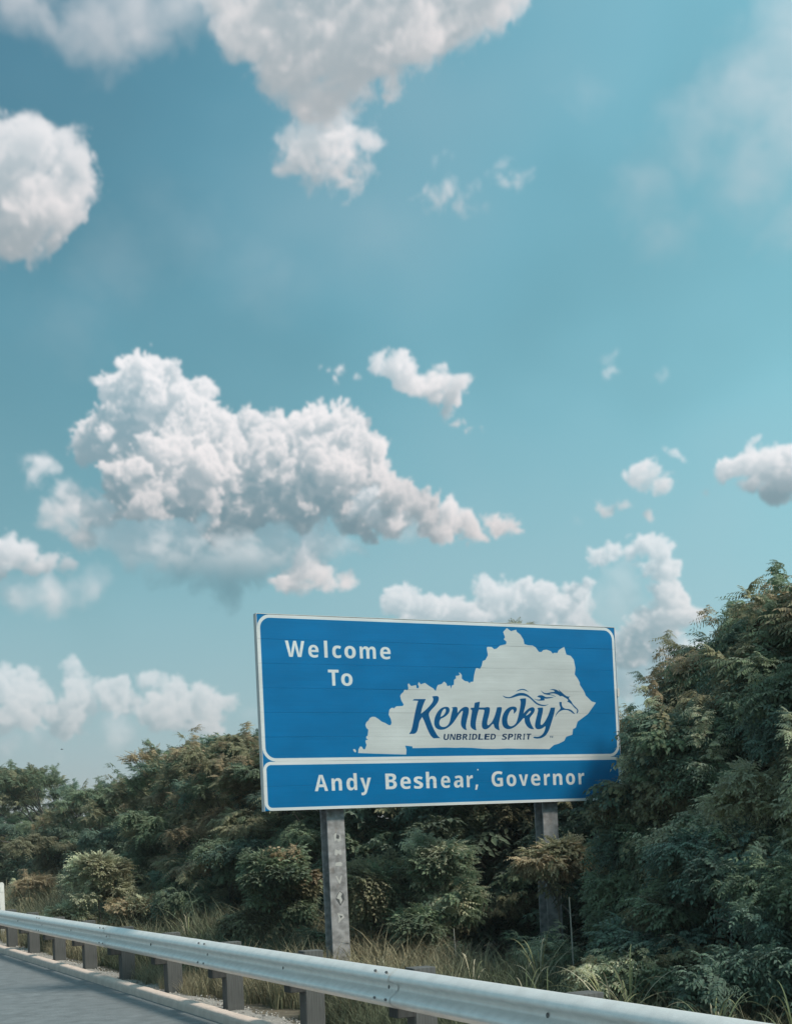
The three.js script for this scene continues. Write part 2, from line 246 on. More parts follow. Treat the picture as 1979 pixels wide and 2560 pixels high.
// ------------------------------------------------------------------ ground, road, kerb, gravel strip
// a strip between two distances from the camera's line, s0..s1 along the road, following a height profile
function strip(l0, l1, s0, s1, nl, ns, height) {
  const g = new THREE.PlaneGeometry(1, 1, nl, ns), p = g.attributes.position, uv = g.attributes.uv;
  for (let i = 0; i < p.count; i++) {
    const l = l0 + (l1 - l0) * (p.getX(i) + 0.5), s = s0 + (s1 - s0) * (p.getY(i) + 0.5), a = At(s, l, height(s, l));
    p.setXYZ(i, ...a); uv.setXY(i, l, s);
  }
  g.computeVertexNormals();
  return g;
}
const land = (s, l) => l < 4.9 ? -0.02 : -0.02 - 0.10 * smooth(4.9, 6.5, l) + 0.05 * noise3(s * 0.35, l * 0.5, 3) * smooth(4.9, 6, l);
{
  const soil = mapped([0.10, 0.085, 0.060], 0.55, 14, 3, 3, { roughness: 1 });
  const flat = new THREE.PlaneGeometry(4000, 4000, 1, 1).rotateX(-Math.PI / 2);
  worldUV(flat, (x, y, z) => [x, z]);
  const g = merged([flat.translate(0, -0.35, 0), strip(4.3, 40, -20, 110, 90, 260, land)]);
  tag(top('ground', g, soil), 'dry soil and weeds of the verge behind the guardrail', null, null, 'structure');

  const asphalt = mapped([0.135, 0.150, 0.158], 0.34, 11, 11, 2.2, { roughness: 0.62 });
  tag(top('road', strip(-9, 4.262, -20, 160, 40, 60, (s, l) => 0.012 * Math.sin(l * 0.6)* 0), asphalt), 'grey asphalt shoulder of the road inside the kerb', null, null, 'structure');

  // kerb: a low sloped strip of pale weathered asphalt, 13 cm wide
  const prof = [[4.245, -0.03], [4.247, 0.055], [4.256, 0.085], [4.272, 0.100], [4.30, 0.106], [4.36, 0.106], [4.385, 0.100], [4.398, 0.085], [4.41, -0.03]];
  const N = 700, pos = [], uv = [], idx = [];
  for (let j = 0; j <= N; j++) {
    const s = -12 + 122 * Math.pow(j / N, 1.6);
    prof.forEach(([l, y], i) => { const w = 0.006 * noise3(s * 3, i * 0.7, 2) + 0.004 * noise3(s * 14, i * 2, 5); pos.push(...At(s, l + w, y + (y > 0 ? w * 0.8 : 0))); uv.push(i * 0.03 + l, s); });
    if (j) for (let i = 0; i < prof.length - 1; i++) { const a = (j - 1) * prof.length + i, b = a + 1, c = a + prof.length, d = c + 1; idx.push(a, c, b, b, c, d); }
  }
  const kg = new THREE.BufferGeometry();
  kg.setAttribute('position', new THREE.Float32BufferAttribute(pos, 3)); kg.setAttribute('uv', new THREE.Float32BufferAttribute(uv, 2)); kg.setIndex(idx); kg.computeVertexNormals();
  const kerbM = mapped([0.54, 0.445, 0.39], 0.16, 10, 21, 1.4, { roughness: 0.95, side: THREE.DoubleSide });
  tag(top('kerb', kg, kerbM), 'low pale beige kerb along the edge of the asphalt under the guardrail', null, null, 'structure');

  // gravel: a dusty strip and loose stones behind the kerb
  const dust = mapped([0.24, 0.23, 0.215], 0.45, 26, 31, 1.2, { roughness: 1 });
  tag(top('gravel_strip', strip(4.40, 5.0, -12, 90, 12, 500, (s, l) => 0.012 + 0.02 * noise3(s * 2, l * 4, 8) - 0.05 * smooth(4.75, 5.0, l + 0.15 * noise3(s * 0.9, 0, 1))), dust), 'strip of pale gravel and dust between the kerb and the weeds', null, null, 'structure');
  const r = rng(41), st = new THREE.InstancedMesh(new THREE.IcosahedronGeometry(1, 0), new THREE.MeshStandardMaterial({ color: new THREE.Color().setRGB(0.33, 0.325, 0.315), roughness: 0.95 }), 9000), m = new THREE.Matrix4(), q = new THREE.Quaternion(), col = new THREE.Color();
  for (let i = 0; i < 9000; i++) {
    const s = 2 + 58 * Math.pow(r(), 1.6), l = 4.42 + 0.75 * Math.pow(r(), 1.4), k = 0.006 + 0.016 * r() * r();
    q.setFromEuler(new THREE.Euler(r() * 6, r() * 6, r() * 6));
    m.compose(V(At(s, l, 0.012 + k * 0.3 - 0.05 * smooth(4.75, 5.1, l))), q, new THREE.Vector3(k, k * 0.6, k * (0.7 + 0.5 * r())));
    st.setMatrixAt(i, m); const g = 0.6 + 0.75 * r(); st.setColorAt(i, col.setRGB(g, g * 0.98, g * 0.95));
  }
  st.name = 'gravel'; st.castShadow = st.receiveShadow = true; scene.add(st);
  tag(st, 'loose pale stones lying on the strip behind the kerb', 'gravel', null, 'stuff');
}

// ------------------------------------------------------------------ guardrail
{
  const rail = thing('guardrail', 'long galvanized steel guardrail on timber posts along the kerb', 'guardrail', [0, 0, 0]);
  const ctrl = [[0.312, 0.002], [0.300, 0.024], [0.278, 0.056], [0.256, 0.076], [0.236, 0.083], [0.220, 0.079], [0.203, 0.046], [0.192, 0.014], [0.176, 0.001], [0.150, 0.003], [0.134, 0.016], [0.114, 0.044], [0.092, 0.074], [0.074, 0.083], [0.054, 0.080], [0.034, 0.062], [0.012, 0.026], [0, 0.002]];
  const curve = new THREE.CatmullRomCurve3(ctrl.map(([y, f]) => new THREE.Vector3(f, y, 0))), P = curve.getPoints(54);
  const BACK = 4.437, LOW = 0.475;                             // back plane of the rail and its lower edge
  const zinc = mapped([0.80, 0.79, 0.765], 0.11, 9, 51, 1.1, { metalness: 0.3, roughness: 0.42, side: THREE.DoubleSide, bumpScale: 0.0006 });
  const boltM = new THREE.MeshStandardMaterial({ color: new THREE.Color().setRGB(0.16, 0.16, 0.16), metalness: 0.4, roughness: 0.6 });
  const boltG = new THREE.SphereGeometry(0.019, 12, 6, 0, Math.PI * 2, 0, Math.PI / 2).scale(1, 0.55, 0.75).rotateZ(Math.PI / 2);
  const slotG = new THREE.CylinderGeometry(0.011, 0.011, 0.008, 10).scale(1, 1, 1.9);
  const STEP = 2.28, S0 = 0.04, SEC = STEP * 2, LAP = 0.32, r = rng(8);
  const sectionGeo = (proud) => {
    const pos = [], uv = [], idx = [], n = 14, L = SEC + LAP, t = 0.004;
    const ring = (d) => P.map((p) => [p.x + d, p.y]);
    const loop = [...ring(0), ...ring(-t).reverse()];
    for (let j = 0; j <= n; j++) for (let i = 0; i < loop.length; i++) { pos.push(-(loop[i][0] + proud), loop[i][1], -L * j / n); uv.push(i * 0.013, L * j / n); }
    const m = loop.length;
    for (let j = 0; j < n; j++) for (let i = 0; i < m; i++) { const a = j * m + i, b = j * m + (i + 1) % m, c = a + m, d = b + m; idx.push(a, b, c, b, d, c); }
    const g = new THREE.BufferGeometry(); g.setAttribute('position', new THREE.Float32BufferAttribute(pos, 3)); g.setAttribute('uv', new THREE.Float32BufferAttribute(uv, 2)); g.setIndex(idx); g.computeVertexNormals();
    return g;
  };
  const secG = [sectionGeo(0.0), sectionGeo(0.0055)];
  const postTop = (w, d, h) => {                               // a sawn post with softened edges and a slightly worn top
    const s = new THREE.Shape(), e = 0.008; s.moveTo(-w / 2 + e, -d / 2); s.lineTo(w / 2 - e, -d / 2); s.lineTo(w / 2, -d / 2 + e); s.lineTo(w / 2, d / 2 - e); s.lineTo(w / 2 - e, d / 2); s.lineTo(-w / 2 + e, d / 2); s.lineTo(-w / 2, d / 2 - e); s.lineTo(-w / 2, -d / 2 + e);
    return new THREE.ExtrudeGeometry(s, { depth: h, bevelEnabled: true, bevelSize: 0.004, bevelThickness: 0.004, bevelSegments: 1, steps: 1 }).rotateX(-Math.PI / 2);
  };
  const grain = (base, seed) => { const t = noiseTexture(256, seed, (u, v, o) => { const n = fbm(u * 34, v * 3, seed, 4) * 1.5 + noise3(u * 90, v * 4, seed) * 0.35; for (let c = 0; c < 3; c++) o[c] = base[c] * (1 + 0.6 * n); }, true); t.repeat.set(3, 1.2); return new THREE.MeshStandardMaterial({ map: t, roughness: 0.95 }); };
  const dark = grain([0.036, 0.037, 0.037], 61), grey = grain([0.080, 0.084, 0.084], 63);
  const postG = postTop(0.19, 0.15, 0.86), blockG = postTop(0.155, 0.15, 0.35);
  for (let k = 0, s = -4.56 + S0; s < 64; k++, s += SEC) {
    const m = part(k ? 'rail_section_' + String(k).padStart(3, '0') : 'rail_section', secG[k % 2], zinc, rail);
    m.position.set(...At(s, BACK, LOW)); m.rotation.y = roadTurn;
    if (k > 0 && s > 1 && s < 45) for (const [ds, y, f] of [[0.06, 0.285, 0.068], [0.26, 0.285, 0.068], [0.06, 0.075, 0.086], [0.26, 0.075, 0.086]]) {
      const b = part('bolt', slotG, boltM, m); b.position.set(-f - 0.003, y, -ds); b.rotation.z = y > 0.2 ? 0.9 : 1.3;
    }
  }
  for (let k = 0, s = S0; s < 64; k++, s += STEP) {
    const dy = (r() - 0.5) * 0.03, yaw = (r() - 0.5) * 0.05;
    const p = part('post', postG, grey, rail); p.position.set(...At(s + 0.16, BACK + 0.085 + 0.18, -0.10 + dy)); p.rotation.y = roadTurn + yaw; p.rotation.z = (r() - 0.5) * 0.03;
    const b = part('blockout', blockG, dark, p); b.position.set(-0.172, 0.475 + 0.015, 0);
    const c = part('bolt', boltG, boltM, rail); c.position.set(...At(s + 0.16, BACK - 0.004, LOW + 0.156)); c.rotation.y = roadTurn;
  }
}

// ------------------------------------------------------------------ the welcome sign
const PRINT = {
  state: [129.6, 173.3, 130.3, 168.9, 132.9, 164.8, 135.4, 165.3, 137.3, 168.5, 139.5, 168.6, 142.1, 163.1, 140.7, 159.0, 141.3, 156.7, 144.7, 156.4, 141.9, 154.4, 142.6, 151.7, 144.3, 151.2, 145.6, 143.5, 143.0, 141.2, 141.8, 137.5, 143.3, 133.9, 146.4, 131.6, 148.6, 128.4, 152.2, 126.8, 156.2, 127.0, 160.7, 129.6, 165.1, 133.0, 170.2, 134.8, 175.2, 137.6, 178.1, 137.6, 179.4, 134.4, 178.6, 129.8, 175.7, 124.2, 177.0, 117.8, 179.7, 115.5, 182.3, 115.0, 183.3, 116.1, 187.5, 113.2, 196.8, 112.7, 198.2, 110.8, 195.1, 105.7, 193.5, 99.7, 195.4, 97.0, 198.6, 94.6, 200.3, 91.4, 205.0, 92.0, 206.1, 89.5, 205.3, 84.8, 206.9, 83.0, 210.4, 86.6, 217.8, 85.2, 218.4, 89.3, 220.8, 89.3, 221.9, 87.4, 220.4, 84.2, 221.9, 80.9, 224.6, 84.1, 231.0, 82.2, 236.7, 85.9, 243.4, 89.5, 246.5, 92.8, 248.3, 88.1, 250.0, 84.8, 256.0, 83.3, 259.8, 80.0, 263.0, 82.3, 264.4, 86.0, 268.8, 85.0, 269.7, 89.3, 271.5, 85.0, 274.4, 84.0, 275.0, 77.4, 278.3, 75.5, 277.6, 72.2, 282.3, 71.7, 284.5, 70.2, 282.2, 67.6, 285.1, 68.3, 287.2, 71.1, 287.0, 75.8, 291.2, 78.8, 296.1, 79.5, 298.7, 81.9, 300.1, 79.9, 304.3, 79.5, 306.2, 70.3, 308.9, 62.3, 310.9, 61.1, 315.5, 62.2, 318.6, 57.6, 320.2, 51.6, 324.6, 50.0, 328.9, 43.6, 327.5, 33.4, 329.3, 32.2, 335.3, 32.3, 339.2, 35.1, 343.2, 34.3, 348.8, 30.0, 358.3, 28.0, 359.1, 24.5, 354.8, 21.2, 357.3, 18.8, 354.6, 11.4, 360.8, 5.8, 367.1, 9.9, 375.4, 7.6, 376.6, 10.7, 381.9, 14.0, 386.5, 20.9, 387.6, 27.0, 393.8, 28.5, 400.6, 28.6, 405.4, 30.8, 410.7, 37.1, 414.9, 37.1, 417.8, 34.4, 423.4, 33.7, 430.3, 35.8, 433.0, 39.0, 435.9, 37.7, 440.8, 37.9, 443.1, 34.0, 452.5, 29.1, 453.7, 32.6, 455.6, 39.7, 462.7, 41.3, 467.5, 46.5, 469.7, 58.4, 467.9, 67.3, 472.3, 72.6, 475.7, 78.5, 475.6, 81.5, 480.4, 88.0, 483.2, 92.2, 484.5, 96.3, 494.3, 104.7, 501.5, 106.4, 486.8, 122.5, 469.0, 133.1, 465.3, 141.7, 460.6, 143.6, 459.1, 151.3, 448.7, 154.1, 445.0, 159.8, 435.8, 163.6, 427.7, 165.4, 419.6, 171.0, 374.9, 170.2, 353.0, 169.4, 333.4, 170.1, 314.1, 169.5, 297.1, 168.2, 282.3, 167.7, 271.8, 167.9, 257.2, 167.4, 232.5, 167.7, 208.0, 167.8, 208.2, 165.6, 197.6, 164.3, 199.2, 169.7, 198.4, 176.0, 181.8, 175.5, 156.3, 174.5],
  islet: [122.3, 168.4, 125.3, 167.9, 127.4, 170.7, 126.1, 173.0, 123.7, 171.1],
  letter_k_capital: [211.7, 105.4, 211.7, 105.4, 213.8, 103.7, 213.8, 103.7, 231.2, 103.4, 231.2, 103.4, 228.3, 108.4, 224.7, 115.9, 222.9, 123.0, 222.9, 123.0, 231.4, 117.0, 239.3, 109.9, 242.4, 105.0, 242.0, 101.6, 240.7, 100.0, 240.7, 100.0, 245.7, 99.2, 249.9, 99.5, 251.1, 102.3, 249.2, 107.6, 243.4, 113.6, 237.2, 118.9, 234.4, 122.6, 235.2, 127.1, 238.9, 139.1, 243.7, 148.1, 246.9, 152.7, 250.1, 154.8, 250.1, 154.8, 240.0, 155.1, 240.0, 155.1, 235.9, 151.8, 231.2, 142.8, 227.4, 132.3, 224.6, 127.1, 224.6, 127.1, 220.2, 132.3, 218.9, 137.5, 216.7, 145.0, 214.3, 148.0, 211.5, 149.1, 204.2, 149.3, 204.2, 149.3, 208.4, 143.8, 211.9, 130.1, 215.3, 118.2, 218.2, 109.2, 219.9, 105.9, 219.9, 105.9],
  letter_en: [259.6, 113.2, 264.8, 113.9, 266.5, 117.3, 264.9, 121.8, 259.5, 126.4, 252.1, 129.4, 252.1, 129.4, 249.6, 133.1, 249.7, 137.6, 252.6, 140.1, 257.7, 140.3, 262.5, 138.0, 265.7, 133.1, 267.7, 125.6, 269.7, 119.6, 271.4, 115.4, 269.0, 114.6, 269.0, 114.6, 273.4, 113.5, 277.7, 113.6, 278.3, 116.5, 277.8, 121.8, 277.8, 121.8, 282.8, 116.5, 288.2, 113.3, 293.4, 113.3, 295.8, 115.7, 294.8, 121.8, 291.9, 130.2, 289.3, 139.3, 290.6, 144.6, 290.6, 144.6, 286.1, 143.4, 282.4, 139.2, 282.2, 133.2, 284.2, 125.6, 286.6, 118.8, 284.5, 118.8, 279.0, 124.1, 271.7, 133.9, 264.6, 139.9, 256.7, 143.7, 249.0, 144.0, 243.5, 141.4, 241.5, 135.4, 243.3, 127.1, 248.2, 119.6, 253.6, 115.1],
  eye_e: [258.2, 116.0, 260.5, 116.2, 260.2, 120.3, 256.6, 124.9, 251.8, 127.0, 251.8, 127.0, 253.3, 121.8, 256.0, 117.7],
  letter_t: [305.0, 107.9, 305.0, 107.9, 313.0, 106.3, 313.0, 106.3, 311.4, 114.3, 311.4, 114.3, 318.4, 114.1, 318.4, 114.1, 318.3, 116.5, 318.3, 116.5, 310.6, 117.0, 310.6, 117.0, 307.9, 124.1, 305.0, 134.0, 304.8, 140.8, 305.5, 144.8, 305.5, 144.8, 301.0, 143.9, 297.1, 140.8, 296.4, 136.2, 298.1, 127.1, 300.7, 117.2, 297.8, 116.8, 297.8, 116.8, 299.0, 114.5, 299.0, 114.5, 303.4, 114.5, 303.4, 114.5],
  letter_u: [312.4, 114.3, 312.4, 114.3, 319.6, 114.3, 323.9, 113.4, 327.7, 113.8, 328.3, 117.1, 325.9, 125.5, 322.6, 133.8, 322.8, 137.9, 324.9, 138.1, 329.9, 134.2, 334.0, 128.0, 337.2, 120.5, 339.4, 113.8, 339.4, 113.8, 345.2, 113.2, 347.3, 114.2, 345.4, 121.3, 342.4, 130.5, 340.4, 138.0, 341.8, 145.1, 341.8, 145.1, 336.3, 143.4, 333.3, 140.4, 332.9, 136.3, 330.7, 136.3, 325.7, 141.3, 320.8, 143.6, 316.5, 143.3, 314.0, 140.4, 314.5, 133.8, 317.2, 125.5, 319.7, 118.0, 318.0, 117.0, 312.3, 117.0, 312.3, 117.0],
  letter_ck: [365.2, 122.5, 365.2, 122.5, 369.4, 119.6, 370.9, 115.4, 368.7, 112.8, 362.8, 112.4, 355.9, 114.6, 349.8, 120.4, 346.1, 128.0, 345.8, 136.3, 348.5, 141.3, 353.8, 143.5, 359.7, 143.1, 366.7, 140.1, 373.8, 134.7, 380.0, 128.4, 382.2, 128.0, 382.0, 133.9, 385.5, 139.8, 390.4, 143.2, 396.6, 143.5, 396.6, 143.5, 393.5, 139.0, 391.2, 133.9, 390.1, 128.4, 393.0, 125.4, 398.2, 120.3, 399.6, 116.1, 397.5, 113.2, 392.5, 113.6, 386.4, 117.0, 380.7, 122.1, 380.7, 122.1, 383.0, 115.3, 385.7, 107.7, 386.0, 101.2, 386.0, 101.2, 377.5, 101.7, 376.0, 102.9, 376.0, 102.9, 377.4, 105.2, 376.7, 111.1, 373.3, 122.9, 370.0, 132.2, 367.3, 136.4, 362.8, 139.3, 357.9, 139.7, 354.6, 136.3, 354.3, 129.6, 357.6, 121.3, 362.7, 116.2, 365.4, 117.0, 365.5, 119.6],
  eye_k: [383.6, 125.4, 389.3, 119.5, 392.1, 117.8, 393.1, 119.1, 391.7, 121.2, 387.1, 124.2],
  letter_y: [403.4, 114.8, 403.4, 114.8, 405.0, 114.0, 412.5, 113.7, 412.5, 113.7, 412.9, 116.1, 411.2, 122.9, 408.4, 130.5, 407.1, 137.3, 409.6, 138.0, 414.3, 133.9, 419.1, 127.1, 422.9, 120.3, 425.2, 113.9, 425.2, 113.9, 432.6, 113.6, 432.6, 113.6, 431.0, 121.1, 427.1, 130.5, 423.8, 138.2, 420.4, 145.9, 415.2, 152.2, 409.0, 155.6, 401.9, 156.6, 396.4, 155.9, 394.7, 154.9, 394.7, 154.9, 396.0, 153.4, 401.0, 154.3, 407.1, 153.0, 412.3, 148.4, 415.0, 142.4, 415.6, 138.6, 410.5, 142.4, 404.4, 143.9, 399.4, 142.8, 398.0, 139.0, 399.8, 131.4, 403.1, 122.9, 404.9, 116.9],
  mane_wave: [348.9, 97.7, 348.9, 97.7, 353.5, 99.5, 359.4, 100.3, 365.3, 97.9, 372.4, 94.5, 379.3, 93.6, 386.2, 94.7, 393.0, 98.8, 398.8, 103.8, 403.7, 107.6, 409.6, 109.7, 415.7, 110.3, 422.6, 109.2, 422.6, 109.2, 416.6, 111.6, 409.6, 111.7, 403.6, 110.0, 398.7, 106.8, 394.9, 103.0, 390.0, 99.7, 384.1, 97.8, 377.2, 97.5, 370.2, 99.0, 363.3, 101.1, 356.4, 101.6, 351.5, 100.4],
  mane_head: [397.9, 101.9, 397.9, 101.9, 403.9, 103.0, 409.4, 102.7, 409.5, 100.6, 407.0, 99.8, 404.0, 99.0, 404.0, 99.0, 406.6, 97.0, 412.1, 96.6, 415.6, 98.1, 418.1, 99.5, 423.1, 99.4, 430.3, 99.0, 434.9, 98.5, 434.9, 98.5, 431.3, 97.4, 426.3, 96.4, 420.2, 96.1, 415.2, 95.0, 412.3, 92.7, 410.6, 90.0, 410.6, 90.0, 413.3, 92.3, 417.3, 94.0, 422.3, 93.5, 428.5, 92.2, 433.6, 92.1, 432.6, 90.0, 428.6, 89.2, 425.0, 89.0, 425.0, 89.0, 430.7, 87.9, 435.7, 88.7, 439.2, 90.5, 441.7, 92.5, 439.3, 88.5, 439.3, 88.5, 444.8, 92.4, 449.8, 96.3, 453.8, 98.4, 458.8, 98.1, 458.8, 98.1, 455.8, 99.6, 456.8, 102.2, 459.8, 104.3, 461.7, 108.2, 465.7, 112.0, 470.8, 115.9, 471.1, 119.4, 468.5, 121.8, 468.5, 121.8, 467.5, 121.1, 469.1, 118.5, 468.7, 116.3, 464.6, 113.8, 460.6, 109.1, 456.6, 106.5, 452.5, 105.0, 452.5, 105.0, 454.6, 104.4, 454.7, 102.2, 449.6, 99.7, 444.6, 97.2, 442.5, 98.2, 442.5, 98.2, 438.5, 95.9, 433.5, 94.3, 428.4, 94.0, 423.3, 95.2, 429.3, 96.2, 433.9, 97.7, 430.2, 99.8, 424.1, 101.1, 418.0, 101.6, 415.0, 101.2, 416.4, 103.7, 416.4, 103.7, 410.8, 104.4, 403.8, 104.1],
  brow: [370.0, 92.3, 370.0, 92.3, 375.5, 89.3, 381.5, 88.2, 386.4, 89.2, 391.7, 93.2, 391.7, 93.2, 386.4, 90.7, 381.4, 89.6, 376.5, 90.5],
  cheek: [440.0, 105.9, 440.0, 105.9, 443.8, 105.9, 443.8, 105.9, 443.6, 110.0, 445.5, 113.8, 450.1, 115.5, 456.3, 115.5, 461.3, 118.1, 465.3, 122.6, 465.3, 122.6, 462.2, 122.0, 457.2, 118.5, 451.1, 116.7, 444.9, 117.0, 438.7, 119.4, 434.5, 123.3, 431.8, 126.9, 431.8, 126.9, 433.5, 122.8, 437.2, 118.6, 441.9, 115.1, 441.0, 112.6, 439.9, 109.2],
};
{
  const W = 5.388, H = 2.438, CW = 2048, CH = 926, K = CW / 538.8;  // canvas pixels per centimetre
  const cv = document.createElement('canvas'); cv.width = CW; cv.height = CH;
  const c = cv.getContext('2d'), BLUE = '#006296', DEEP = '#004876', WHITE = '#c0c5c8', PALE = '#aeb4b6';
  c.fillStyle = BLUE; c.fillRect(0, 0, CW, CH);
  const round = (x0, y0, x1, y1, r) => { c.beginPath(); c.moveTo(x0 + r, y0); c.arcTo(x1, y0, x1, y1, r); c.arcTo(x1, y1, x0, y1, r); c.arcTo(x0, y1, x0, y0, r); c.arcTo(x0, y0, x1, y0, r); c.closePath(); };
  c.strokeStyle = WHITE;
  c.lineWidth = 4.1 * K; round(2.0 * K, 2.0 * K, 536.2 * K, 180.6 * K, 15.5 * K); c.stroke();     // main border
  c.lineWidth = 4.0 * K; round(2.0 * K, 184.9 * K, 536.2 * K, 241.8 * K, 8 * K); c.stroke();      // lower border
  c.fillStyle = WHITE; c.fillRect(16 * K, 178.6 * K, 506 * K, 8.3 * K);                            // the two lines meet in one white bar
  const curve = (a) => {                                        // a closed outline: curves through the middles of its sides; a point given twice is a corner
    const n = a.length / 2, x = (i) => a[2 * (i % n)] * K, y = (i) => a[2 * (i % n) + 1] * K;
    c.moveTo((x(n - 1) + x(0)) / 2, (y(n - 1) + y(0)) / 2);
    for (let i = 0; i < n; i++) c.quadraticCurveTo(x(i), y(i), (x(i) + x(i + 1)) / 2, (y(i) + y(i + 1)) / 2);
    c.closePath();
  };
  const poly = (a) => { for (let i = 0; i < a.length; i += 2) c[i ? 'lineTo' : 'moveTo'](a[i] * K, a[i + 1] * K); c.closePath(); };
  c.fillStyle = PALE; c.beginPath(); poly(PRINT.state); c.fill(); c.beginPath(); curve(PRINT.islet); c.fill();
  c.fillStyle = DEEP;
  for (const [name, eye] of [['letter_k_capital'], ['letter_en', 'eye_e'], ['letter_t'], ['letter_u'], ['letter_ck', 'eye_k'], ['letter_y'], ['mane_wave'], ['mane_head'], ['brow'], ['cheek']]) {
    c.beginPath(); curve(PRINT[name]); if (eye) curve(PRINT[eye]); c.fill('evenodd');
  }
  // letters, each fitted between its left and right edge (centimetres)
  const glyph = (ch, x0, x1, base, cap, skew = 0, weight = 'bold') => {
    c.save(); c.font = `${weight} 200px sans-serif`; c.textBaseline = 'alphabetic'; c.textAlign = 'left';
    const m = c.measureText(ch), w = m.actualBoundingBoxRight + m.actualBoundingBoxLeft, sy = cap * K / 143, sx = (x1 - x0) * K / w;
    c.translate(x0 * K, base * K); c.transform(sx, 0, -skew * sy, sy, 0, 0); c.fillText(ch, m.actualBoundingBoxLeft, 0); c.restore();
  };
  c.fillStyle = WHITE;
  for (const [ch, a, b] of [['W', 36.2, 62.4], ['e', 67, 81.2], ['l', 88.8, 93.6], ['c', 99.9, 112.6], ['o', 116.8, 132.9], ['m', 138.4, 161.5], ['e', 167.4, 182.7]]) glyph(ch, a, b, 52.0, 20.2);
  for (const [ch, a, b] of [['T', 92.8, 107.6], ['o', 110.5, 126.6]]) glyph(ch, a, b, 87.3, 20.4);
  for (const [ch, a, b] of [['A', 67.4, 85.8], ['n', 90.7, 105.3], ['d', 111.2, 126.2], ['y', 130.9, 146.2], ['B', 166.7, 182.9], ['e', 188, 203.3], ['s', 207.8, 221.3], ['h', 225.8, 241.3], ['e', 247.8, 261.8], ['a', 267.3, 281.3], ['r', 286.8, 296.6], [',', 299.3, 304.2], ['G', 325.3, 343], ['o', 348.7, 364.2], ['v', 368.6, 383.4], ['e', 387.7, 402.8], ['r', 408.7, 418.6], ['n', 423.5, 438.7], ['o', 444.8, 459.8], ['r', 465.6, 475.5]]) glyph(ch, a, b, 220.4, 20.3);
  c.beginPath(); c.arc(304.8 * K, 197.5 * K, 1.1 * K, 0, 7); c.fill();                             // a chip of white beside the comma
  c.fillStyle = '#04294c';
  const line = (text, x0, x1, base, cap) => {
    const wide = { I: 0.42, ' ': 0.75 }, units = [...text].map((k) => wide[k] ?? 1), gap = 0.2, total = units.reduce((s, u) => s + u + gap, -gap), k = (x1 - x0) / total;
    let x = x0; [...text].forEach((ch, i) => { if (ch !== ' ') glyph(ch, x, x + units[i] * k, base, cap, 0.2, 'bold'); x += (units[i] + gap) * k; });
  };
  line('UNBRIDLED', 254.4, 334.4, 157.2, 7.9); line('SPIRIT', 344.2, 390.3, 157.6, 8.0); line('TM', 421, 426.5, 155.6, 2.6);
  const px = c.getImageData(0, 0, CW, CH), d = px.data;         // faded, dusty sheeting
  for (let j = 0; j < CH; j++) for (let i = 0; i < CW; i++) {
    const k = (j * CW + i) * 4, n = 0.11 * fbm(i * 0.0035, j * 0.008, 3, 4) + 0.025 * fbm(i * 0.01, j * 0.09, 6, 3) + 0.03 * noise3(i * 0.002, j * 0.3, 8) + 0.035 * noise3(i * 0.15, j * 0.15, 5) * noise3(i * 0.01, j * 0.01, 9);
    for (let q = 0; q < 3; q++) d[k + q] = clamp(d[k + q] * (1 + n) + 4 * n, 0, 255);
  }
  c.putImageData(px, 0, 0);
  const art = new THREE.CanvasTexture(cv); art.colorSpace = THREE.SRGBColorSpace; art.wrapS = art.wrapT = THREE.ClampToEdgeWrapping;
  const face = new THREE.MeshPhysicalMaterial({ map: art, roughness: 0.5, specularIntensity: 0.22 });
  const alu = mapped([0.52, 0.53, 0.53], 0.14, 8, 71, 0.8, { metalness: 0.25, roughness: 0.55, bumpScale: 0.0008 });

  const sign = thing('welcome_sign', 'large blue and white road sign on two steel posts reading Welcome To Kentucky', 'road sign', [-1.6, 2.219, -16.242]);
  sign.rotation.y = 26.78 * deg;                                // its face looks back along the road; x runs along the face, z out of it
  const DEPTH = 0.09, n = 8, ph = H / n, r = rng(17);
  for (let k = 0; k < n; k++) {                                 // extruded planks of a foot each, the seams between them recessed
    const y0 = H - (k + 1) * ph, e = 0.0014, g2 = 0.0004, s = new THREE.Shape();
    s.moveTo(0, y0 + g2); s.lineTo(0, y0 + ph - g2); s.lineTo(DEPTH - e, y0 + ph - g2); s.lineTo(DEPTH, y0 + ph - g2 - e); s.lineTo(DEPTH, y0 + g2 + e); s.lineTo(DEPTH - e, y0 + g2);
    const g = new THREE.ExtrudeGeometry(s, { depth: W, bevelEnabled: false, steps: 24 }).rotateY(-Math.PI / 2).translate(W, 0, 0);
    // after the turn: shape x is z, shape y is y, the extrusion runs along x
    const p = g.attributes.position, bow = (r() - 0.5) * 0.003, tilt = (r() - 0.5) * 0.006;
    for (let i = 0; i < p.count; i++) { const x = p.getX(i), y = p.getY(i), z = p.getZ(i); p.setZ(i, z - DEPTH + (z > DEPTH / 2 ? tilt * (y - y0 - ph / 2) + bow * Math.sin(x * 2.1 + k) + 0.002 * noise3(x * 1.3, k * 3.3, 1) : 0)); }
    g.computeVertexNormals();
    worldUV(g, (x, y) => [x / W, y / H]);
    part('panel', g, face, sign);
  }
  const bar = (w, h, dd, x, y, z) => new THREE.BoxGeometry(w, h, dd).translate(x, y, z);
  for (const side of [0, 1]) { const g = bar(0.006, H + 0.006, DEPTH + 0.004, side ? W + 0.005 : -0.005, H / 2, -DEPTH / 2 + 0.001); worldUV(g, (x, y, z) => [z * 3, y]); part('edge_trim', g, alu, sign); }
  { const g = bar(W + 0.016, 0.006, DEPTH + 0.004, W / 2, H + 0.0075, -DEPTH / 2 + 0.001); worldUV(g, (x, y, z) => [x, z * 3]); part('edge_trim', g, alu, sign); }
